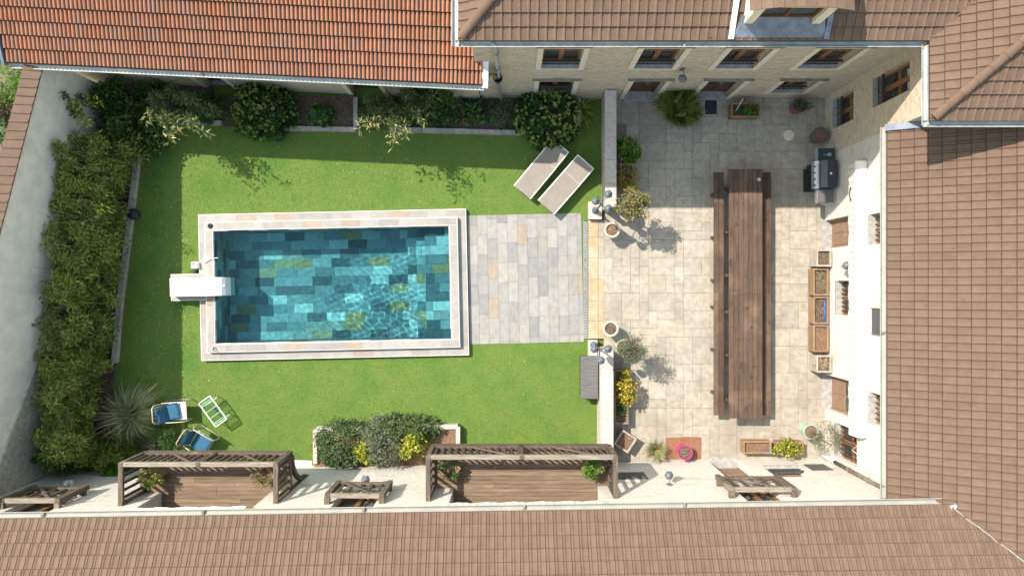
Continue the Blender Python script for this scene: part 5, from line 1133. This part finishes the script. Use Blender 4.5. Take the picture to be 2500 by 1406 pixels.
c = G(640, 268, .6); hydrangea('round green hydrangea with lime flower heads, left of the barn door bed', c, .92, 1.0, 150)
c = G(1337, 283, .6); hydrangea('round green hydrangea with lime flower heads beside the sun loungers', c, .98, 1.05, 190)
def mound(name, lbl, cat, c, R, hgt, n, per, L, Wd, m, z0=.1, **k):
    t = thing(name, lbl, cat, (c[0], c[1], 0)); cl = dome_clumps(c, R, hgt, n, min(R) * .28, z0); cloud(t, 'foliage', cl, per, L, Wd, m, **k); stems(t, (c[0], c[1], 0), cl[:10], .012); return t
mound('leafy_plant', 'bright lobed-leaf plant alone in the dark soil bed', 'plant', G(785, 283, .2), (.36, .3), .45, 16, 26, .16, .11, 'l_green')
mound('leafy_plant', 'low green plants by the small pot in the bed under the rain pipe', 'plant', G(1160, 278, .2), (.38, .38), .4, 20, 26, .12, .09, 'l_green')
mound('leafy_plant', 'dark low ground plants under the leaning shrub', 'plant', G(1085, 285, .2), (.45, .3), .35, 18, 22, .10, .07, 'l_ivy')
mound('clipped_bush', 'very dark small-leaved bush under the rain pipe', 'bush', G(1226, 280, .3), (.48, .5), .6, 34, 80, .05, .035, 'l_dark')
mound('leafy_plant', 'dense green foliage in front of the mower in the shaded corner', 'plant', G(395, 262, .5), (.75, .42), .9, 50, 40, .12, .055, 'l_willow')
mound('leafy_plant', 'green foliage between the leaning cream-tipped shrub and the hydrangea', 'plant', G(500, 262, .5), (.55, .42), .85, 40, 40, .12, .05, 'l_green')
mound('leafy_plant', 'green foliage below the barn door beside the willow-leaved shrub', 'plant', G(925, 275, .5), (.6, .45), .8, 44, 40, .12, .045, 'l_willow')
mound('leafy_plant', 'leafy clump between the willow-leaved shrub and the blue tub', 'plant', G(1040, 268, .5), (.7, .42), .8, 50, 40, .11, .06, 'l_green')
t = thing('fern', 'yellow-green fern between the hydrangea and the low wall', 'fern', (*G(1422, 268)[:2], 0)); strands(t, 'frond', (*G(1420, 262, .3)[:2], .1), 60, .5, .05, 'l_fern', .9, .9, .8)
t = thing('fern', 'small fern at the lower edge of the loungers hydrangea', 'fern', (*G(1428, 298)[:2], 0)); strands(t, 'frond', (*G(1422, 295, .2)[:2], .05), 40, .4, .045, 'l_fern', .9, .8, .8)
# bottom left corner
pg = thing('pampas_grass', 'big fountain of green and straw pampas grass behind the armchairs', 'grass clump', (*G(320, 1005)[:2], 0)); b = G(318, 1015, .3); strands(pg, 'green_blades', (b.x, b.y, .1), 760, 1.1, .014, 'l_pampas', .85, 1.25, 1.0, .3, bias=(.12, .12)); strands(pg, 'arching_blades', (b.x + .1, b.y + .1, .2), 380, 1.2, .013, 'l_pampas', .55, 1.3, 1.2, .35, bias=(.3, .25)); strands(pg, 'straw_stalks', (b.x - .1, b.y, .3), 90, 1.15, .026, 'l_dry', .8, .95, .7, .35, bias=(-.25, -.15))
t = thing('fan_palm', 'small fan palm low behind the left balcony', 'palm', (*G(295, 1100)[:2], 0)); fronds(t, Vector((*G(285, 1090, .5)[:2], .35)), 9, .7, .42, 'l_palm', (.2, .8)); strands(t, 'grass_skirt', (*G(225, 1120, .3)[:2], .1), 160, .75, .02, 'l_palm', .9, .9, .8)
mound('shrub', 'fine-leaved dark shrub between the pampas grass and the balcony', 'shrub', G(400, 1072, .3), (.5, .45), .55, 30, 60, .07, .02, 'l_green')
mound('shrub', 'small lime-leaved shrub in front of the left balcony railing', 'shrub', G(440, 1095, .2), (.25, .18), .35, 12, 30, .06, .045, 'l_bright')
mound('shrub', 'bright lime shrub against the white wall left of the balcony', 'shrub', G(275, 1160, .7), (.42, .32), .95, 30, 40, .11, .085, 'l_bright')
mound('shrub', 'dried flower clump in front of the left balcony', 'shrub', G(375, 1085, .3), (.22, .16), .4, 10, 30, .05, .025, 'l_dry')
mound('shrub', 'tangled green undergrowth between the hedge end and the lime shrub', 'shrub', G(195, 1120, .5), (.95, .45), .95, 70, 60, .11, .04, 'l_fern')
mound('shrub', 'dark green bush at the bottom end of the bamboo hedge', 'shrub', G(135, 1085, .6), (.8, .5), 1.3, 60, 60, .11, .04, 'l_green')
mound('creeper', 'dark green creeper in the wall corner behind the hedge end', 'creeper', (-13.75, -5.05), (.55, .55), 2.0, 90, 60, .11, .05, 'l_green')
mound('creeper', 'low grassy greenery along the white wall under the hedge-end window guard', 'creeper', (-12.75, -5.3), (.8, .36), 1.0, 60, 60, .12, .04, 'l_fern')
# bed between the balconies
mound('evergreen_shrub', 'dark spreading evergreen at the kerb corner of the balcony bed', 'shrub', G(848, 1080, .5), (1.05, .62), .95, 120, 46, .09, .04, 'l_dark')
mound('evergreen_shrub', 'dark evergreen along the lawn side of the balcony bed', 'shrub', G(985, 1048, .5), (1.15, .42), 1.0, 100, 46, .09, .04, 'l_dark')
mound('evergreen_shrub', 'low dark evergreen in front of the bed beside the balcony post', 'shrub', G(835, 1115, .4), (.9, .34), .6, 70, 46, .09, .04, 'l_dark')
mound('silver_shrub', 'silvery grey-green bush in the middle of the balcony bed', 'bush', G(935, 1085, .9), (.74, .74), 1.3, 120, 50, .085, .026, 'l_silver')
mound('yellow_shrub', 'yellow variegated shrub on the left of the silvery bush', 'shrub', G(893, 1100, .7), (.34, .34), 1.2, 26, 30, .13, .045, 'l_aucuba')
mound('yellow_shrub', 'yellow variegated shrub on the right of the silvery bush', 'shrub', G(1005, 1082, .7), (.5, .46), 1.25, 40, 30, .13, .045, 'l_aucuba')
mound('rust_shrub', 'rust-coloured sprig among the dark evergreens', 'shrub', G(850, 1070, .8), (.12, .24), .85, 8, 26, .06, .025, 'l_rust')
# neighbour's garden beyond the wall
mound('neighbour_shrub', 'green bush beyond the boundary wall under the barn gable', 'bush', G(5, 190, .8), (1.0, 1.0), 1.0, 60, 50, .10, .05, 'l_bright')
mound('neighbour_shrub', 'plum-leaved bush beyond the tiled coping', 'bush', G(2, 262, .8), (.5, .42), .9, 30, 50, .08, .05, 'l_pink')
mound('neighbour_shrub', 'green bush beyond the coping, next to the plum one', 'bush', G(-5, 320, .6), (.6, .5), .8, 40, 50, .09, .05, 'l_green')

# ---------------------------------------------------------------- pots and planters
def pot(lbl, c, r, hgt, m, soil='potsoil', name='plant_pot', foot=.72, z=PZ, lip=.03, n=28):
    t = thing(name, lbl, 'pot', (c[0], c[1], z)); mb = MB(); mb.lathe([(r * foot, 0), (r * (foot + .02), .02), (r * .97, hgt - .07), (r, hgt - .06), (r, hgt), (r - lip, hgt), (r - lip, hgt - .06), (.01, hgt - .06)], n); build('pot', mb, m, t, False, True)
    mb = MB(); mb.lathe([(.001, -.02), (r - lip - .004, -.02), (r - lip - .004, .0), (.02, .025)], 20, (0, 0, hgt - .05)); build('soil', mb, soil, t, False, True); return t
c = G(1493, 562, .62); u = pot('white cast-stone urn at the step, beside the lantern post near the loungers', (c.x, c.y), .245, .62, 'urn', 'barkmulch', 'stone_urn', .55, lip=.06); cloud(u, 'dry_bedding', [(c.x, c.y, .68, .15, .15, .03)], 130, .06, .012, 'l_dry', up=.5)
c = G(1490, 802, .62); u = pot('white cast-stone urn at the step, beside the potted olive near the storage box', (c.x, c.y), .245, .60, 'urn', 'potsoil', 'stone_urn', .55, lip=.06); cloud(u, 'dry_bedding', [(c.x, c.y, .66, .15, .15, .03)], 130, .06, .012, 'l_dry', up=.5)
def potted_tree(lbl, c, r, hgt, pm, crown, m, n, per, leafL, leafW, ztr):
    t = pot(lbl, c, r, hgt, pm, 'barkmulch', 'potted_olive'); t['category'] = 'potted tree'; mb = MB(); cx, cy, cz = crown[:3]
    mb.tube([(c[0], c[1], PZ + hgt - .08), (c[0] + .03, c[1] + .02, PZ + hgt + .3), (cx, cy, ztr)], [.04, .03, .02], 8); build('trunk', mb, 'bark', t)
    cl = []
    for _ in range(n):
        q = Vector((random.gauss(0, 1), random.gauss(0, 1), random.gauss(0, 1))).normalized() * random.uniform(.45, 1); cl.append((cx + q.x * crown[3], cy + q.y * crown[4], cz + q.z * crown[5], .12, .12, .1))
    cloud(t, 'crown', cl, per, leafL, leafW, m, out=.8, up=.2, rnd=.6); mb = MB()
    for q in cl: mb.tube([(cx, cy, ztr), Vector((cx, cy, ztr)).lerp(Vector(q[:3]), .5) + Vector((0, 0, .03)), q[:3]], [.014, .009, .004], 5)
    build('branch', mb, 'bark', t); return t
potted_tree('potted tree with orange-flecked crown beside the lantern post and the yellow planter', (3.60, 2.36), .27, .55, 'urn', (3.56, 2.44, 1.85, .52, .48, .46), 'l_orange', 70, 28, .095, .034, 1.25)
potted_tree('grey-green olive tree in a celadon pot near the storage box', (3.50, -1.87), .27, .55, 'potgreen', (3.57, -1.80, 1.7, .46, .42, .42), 'l_olive', 64, 28, .085, .022, 1.1)
def planter(lbl, c, d, hgt, rz=0, m='plantx', soil='barkmulch', liner=True, z=PZ, name='wooden_planter', cat='planter', group=None):
    t = thing(name, lbl, cat, (c[0], c[1], z), rz, group); X, Y = d[0] / 2, d[1] / 2; w = .03
    for a in ((-X, X, Y - w, Y), (-X, X, -Y, -Y + w), (-X, -X + w, -Y + w, Y - w), (X - w, X, -Y + w, Y - w)):
        for k in range(2):
            mb = MB(); mb.bb(*a, .02 + k * hgt / 2 + .003, .02 + (k + 1) * hgt / 2 - .003); build('board', mb, m, t, local=True)
    mb = MB(); e = .012; 
    for a in ((-X - e, X + e, Y - w - e, Y + e), (-X - e, X + e, -Y - e, -Y + w + e), (-X - e, -X + w + e, -Y + w + e, Y - w - e), (X - w - e, X + e, -Y + w + e, Y - w - e)): mb.bb(*a, hgt + .02, hgt + .04)
    build('rim', mb, m, t, local=True)
    mb = MB(); mb.bb(-X + w, X - w, -Y + w, Y - w, .02, hgt - .05); build('soil', mb, soil, t, local=True)
    if liner:
        for sx_, sy_ in ((-1, -1), (1, -1), (-1, 1), (1, 1)):
            if random.random() < .75: mb = MB(); mb.box((sx_ * (X - w - .02), sy_ * (Y - w - .02), hgt - .03), (.04 + random.random() * .05, .04 + random.random() * .08, .05), random.random()); build('liner_scrap', mb, 'liner', t, local=True)
    return t
row = 'planter boxes in a row under the awning'
def box5(lbl, y0, y1, x0, x1, hgt, m, soil, liner, nm='wooden_planter'):
    a, b = G((x0 + x1) / 2, y0, hgt), G((x0 + x1) / 2, y1, hgt); w = (x1 - x0) / S * (1 - hgt / H); return planter(lbl, (a.x, (a.y + b.y) / 2), (w, abs(a.y - b.y)), hgt - PZ, 0, m, soil, liner, name=nm, group=row)
box5('grey square planter with brown soil, end of the awning row nearest the grill', 610, 650, 1993, 2028, .65, 'planterstone', 'potsoil', False, 'square_planter')
box5('wooden planter with dry stalks, next to the grey square planter by the grill', 656, 721, 1985, 2021, .5, 'planty', 'potsoil', True); box5('wooden planter with a long blue liner edge, middle of the awning row', 725, 790, 1985, 2021, .5, 'planty', 'potsoil', True); box5('wooden planter with pale bark, next to the planter of dried grass', 794, 858, 1985, 2021, .5, 'planty', 'barkmulch', True)
b5 = box5('grey square planter filled with dried grass, end of the awning row', 868, 908, 1993, 2028, .65, 'planterstone', 'potsoil', False, 'square_planter'); strands(b5, 'dried_grass', (*G(2010, 888, .65)[:2], .6), 160, .3, .012, 'l_dry', .9, .6, .8, .15)
o = b5; mid = [x for x in bpy.data.objects if x.get('label', '').startswith('wooden planter with a long blue')][0]; mb = MB(); mb.tube([(.15, -.34, .34), (.17, -.1, .35), (.14, .1, .345), (.16, .34, .35)], .018, 6); build('liner_edge', mb, 'liner', mid, True, True)
st = [x for x in bpy.data.objects if x.get('label', '').startswith('wooden planter with dry stalks')][0]; strands(st, 'dry_stalks', (st.location.x, st.location.y, .45), 60, .3, .008, 'l_dry', .9, .3, .3, .15)
c = G(1818, 271, .4); p1 = planter('wooden planter with low green plants by the shaded house wall', (c.x, c.y), (.88, .44), .34, 0, 'plantx', 'potsoil', False); cloud(p1, 'greens', dome_clumps((c.x, c.y), (.34, .14), .12, 10, .08, .42), 26, .07, .045, 'l_ivy'); cloud(p1, 'greens', dome_clumps((c.x + .15, c.y), (.2, .14), .22, 8, .09, .42), 26, .08, .04, 'l_bright')['kind'] = 'stuff'; 
mb = MB(); mb.tube([(c.x - .30, c.y - .05, .4), (c.x - .25, c.y + .22, 1.0)], .008, 5); build('stake', mb, 'white', p1)
c = G(1848, 1091, .45); planter('wooden planter with terracotta bark and blue liner by the lower wall', (c.x, c.y), (.86, .38), .32, .0, 'plantx', 'barkmulch', True)
c = G(1928, 1093, .45); p2 = planter('wooden planter with yellow-green trailing plant by the lower wall', (c.x, c.y), (.84, .38), .32, 0, 'plantx', 'barkmulch', False); cloud(p2, 'trailing_plant', dome_clumps((c.x - .12, c.y), (.42, .26), .32, 20, .1, .42), 18, .09, .07, 'l_aucuba')['kind'] = 'stuff'; cloud(p2, 'twigs', dome_clumps((c.x, c.y), (.35, .2), .15, 12, .12, .45), 16, .16, .006, 'l_dry')
c = G(1526, 1076, .5); planter('weathered square planter turned askew at the end of the low wall', (c.x, c.y), (.50, .52), .42, math.radians(-33), 'planterstone', 'barkmulch', False, name='square_planter')
c = G(1516, 968, .5); p3 = planter('long wooden planter with autumn-yellow shrub behind the low wall', (c.x, c.y), (.42, 1.68), .4, 0, 'planty', 'potsoil', True); cloud(p3, 'yellow_shrub', dome_clumps((c.x + .1, c.y + .30), (.32, .52), .55, 26, .13, .5), 26, .085, .06, 'l_yellow'); cloud(p3, 'low_greens', dome_clumps((c.x, c.y - .5), (.15, .25), .15, 10, .09, .45), 24, .08, .05, 'l_green'); stems(p3, (c.x, c.y + .2, .45), [(c.x + random.uniform(-.1, .4), c.y + random.uniform(-.3, .8), random.uniform(.7, 1.1)) for _ in range(14)], .008)
c = G(1530, 432, .45); p4 = planter('wooden planter with yellowing leaves behind the low wall near the loungers', (c.x, c.y), (.42, .80), .36, 0, 'planty', 'potsoil', False); cloud(p4, 'yellowing_plant', dome_clumps((c.x + .04, c.y - .1), (.32, .46), .35, 20, .11, .45), 22, .08, .045, 'l_yellow')['kind'] = 'stuff'; cloud(p4, 'greens', dome_clumps((c.x, c.y), (.3, .42), .25, 16, .1, .4), 24, .07, .04, 'l_orange')['kind'] = 'stuff'
c = G(1531, 368, .5); p5 = planter('wooden box with a bright green bushy plant behind the low wall', (c.x, c.y - .06), (.42, .5), .34, 0, 'planty', 'potsoil', False); cloud(p5, 'bushy_plant', dome_clumps((c.x, c.y), (.34, .36), .62, 34, .12, .4), 30, .09, .065, 'l_bright', up=.6)
c = G(1519, 318, PZ); mb = MB(); mb.bb(c.x - .18, c.x + .14, c.y - .22, c.y + .2, PZ + .003, PZ + .02); tag(build('drain_cover', mb, 'hood'), 'dark mossy drain cover in the patio corner by the low wall', 'drain cover')
t = pot('square-based pot of the fan palm by the house wall', G(1652, 262, .5)[:2], .30, .5, 'sill', 'potsoil', 'potted_palm'); t['category'] = 'potted palm'; t['label'] = 'spiky green fan palm in a stone pot by the house wall'; c = G(1658, 262, .9); mb = MB(); mb.tube([(c.x - .05, c.y, .5), (c.x, c.y, .8)], [.09, .07], 10); build('trunk', mb, 'bark', t); fronds(t, Vector((c.x, c.y, .80)), 18, .80, .56, 'l_palm', (-.05, 1.25), 22)
c = G(1953, 258, .55); p6 = pot('plum-coloured pot with sparse leaves in the shaded corner', (c.x, c.y), .23, .46, 'potplum', 'potsoil'); cloud(p6, 'leaves', dome_clumps((c.x, c.y), (.15, .15), .25, 8, .07, .5), 12, .15, .035, 'l_green'); cloud(p6, 'trailing_leaves', [(c.x + .35, c.y + .04, .3, .1, .12, .1)], 26, .1, .04, 'l_green')
c = G(2004, 330, .6); p7 = pot('dark grey round pot with bark beside the grill', (c.x, c.y), .235, .5, 'potgrey', 'barkmulch')
c = G(1672, 1104, .5); pot('bright magenta pot standing on the terracotta slab', (c.x, c.y), .24, .40, 'potpink', 'potsoil', foot=.8)
c = G(1980, 1054, .6); p8 = pot('celadon green pot with a leaning olive near the corner pipe', (c.x, c.y), .235, .5, 'potgreen', 'barkmulch'); p8['category'] = 'potted tree'; mb = MB(); mb.tube([(c.x, c.y, .55), (c.x + .12, c.y - .02, .9), (c.x + .15, c.y - .06, 1.2)], [.03, .025, .015], 7); build('trunk', mb, 'bark', p8); cloud(p8, 'crown', dome_clumps((c.x + .16, c.y - .05), (.42, .42), .75, 40, .13, .9), 34, .075, .013, 'l_olive')
c = G(1600, 1098, .3); y = thing('yucca', 'spiky straw-green yucca beside the terracotta slab', 'yucca', (c.x, c.y, PZ)); mb = MB(); mb.lathe([(.17, 0), (.2, .2), (.17, .2), (.01, .17)], 18, (c.x, c.y, PZ)); build('pot', mb, 'potblack', y); strands(y, 'blades', (c.x, c.y, .3), 330, .52, .02, 'l_yucca', .95, .8, .35, .05)
c = G(1136, 297, .2); pot('small terracotta pot half sunk in the bed under the rain pipe', (c.x, c.y), .09, .2, 'terraslab', 'potsoil', z=.05)
def balcony_planter(lbl, px, py, m, pm, n, L, Wd, dz, bal='planterstone', rz=math.radians(45)):
    c = G(px, py, 3.05); t = planter(lbl, (c.x, c.y), (.46, .40), .36, rz, 'plantx', 'barkmulch', False, z=2.755, name='corner_planter', group='planters on the balconies'); cloud(t, 'plant', dome_clumps((c.x, c.y), (.26, .26), dz, n, .1, 3.1), 26, L, Wd, m); return t
balcony_planter('corner planter with wiry straw-coloured plant on the left balcony, hedge side', 372, 1162, 'l_fern', None, 18, .09, .03, .3); balcony_planter('corner planter with spiky yellow grass on the left balcony, house-lamp side', 648, 1160, 'l_yucca', None, 12, .16, .014, .25)
balcony_planter('corner planter with trailing green plant on the striped-awning balcony, pool side', 1098, 1143, 'l_green', None, 9, .08, .04, .2); balcony_planter('corner planter with bushy green plant on the striped-awning balcony, patio side', 1446, 1141, 'l_bright', None, 14, .08, .05, .25)
c = G(278, 642, .1); mb = MB(); mb.lathe([(.10, 0), (.13, .09), (.11, .09), (.01, .05)], 14, (c.x, c.y, .0)); tag(build('clay_pot', mb, 'terraslab'), 'small orange clay pot half hidden under the bamboo by the kerb', 'pot')

# turf pile: short blades over the sheet
N = 150000; bx = rng.uniform(-12.7, 2.85, N); by = rng.uniform(-5.6, 5.9, N)
ed = np.interp(703 - by * S, [p[1] for p in kl], [(p[0] - 1250) / S for p in kl]); lx_ = (bx - PX) * math.cos(PR_) + (by - PY) * math.sin(PR_); ly_ = -(bx - PX) * math.sin(PR_) + (by - PY) * math.cos(PR_)
ok = (bx > ed) & ~((np.abs(lx_) < OX) & (np.abs(ly_) < OY)) & ~((lx_ > 0) & (lx_ < OX + 3.7) & (ly_ > -2.01) & (ly_ < 2.14)) & ~((lx_ < -3) & (lx_ > -5.1) & (np.abs(ly_) < .44)) & ~((bx > 2.42) & (np.abs(by - .3) < 2.5)) & ~((by > 5.0) & (bx > -9.3) & (bx < -5.05)) & ~((by > 5.0) & (bx > -3.9) & (bx < 2.15)) & ~((by > 5.3) & (bx < -9.3)) & ~((by < -4.45) & (bx > -6.4) & (bx < -1.65))
bx, by = bx[ok], by[ok]; N = len(bx); d = np.stack([rng.normal(size=N) * .8 + .3, rng.normal(size=N) * .8, np.full(N, .55)], 1)
tf = leaf_object('grass', np.stack([bx, by, np.full(N, -.004)], 1), d, nrm(rng.normal(size=(N, 3)) * .3 + np.array([0, 0, 1.0])), rng.uniform(.03, .055, N), rng.uniform(.007, .013, N), 'l_turf', None); tf['kind'] = 'stuff'; tf['label'] = 'short artificial turf pile covering the lawn'

# fallen leaves on the turf
N = 420; lx = np.where(rng.random(N) < .7, rng.uniform(-12.3, -10.4, N), rng.uniform(-10.4, 2.6, N)); ly = rng.uniform(-4.4, 4.6, N)
okm = ~((np.abs(lx - PX) < 4.4) & (np.abs(ly - PY) < 2.45)) & ~((lx > -1.5) & (np.abs(ly) < 2.3)) & (lx > -12.2 + .1 * (ly < 0)); lx, ly = lx[okm], ly[okm]; N = len(lx)
d = np.stack([rng.normal(size=N), rng.normal(size=N), np.zeros(N)], 1); lo_ = leaf_object('fallen_leaves', np.stack([lx, ly, np.full(N, .025)], 1), d, np.tile([0, 0, 1.0], (N, 1)), rng.uniform(.04, .1, N), rng.uniform(.008, .02, N), 'litter', None); lo_['kind'] = 'stuff'; lo_['label'] = 'narrow pale fallen leaves scattered on the turf'
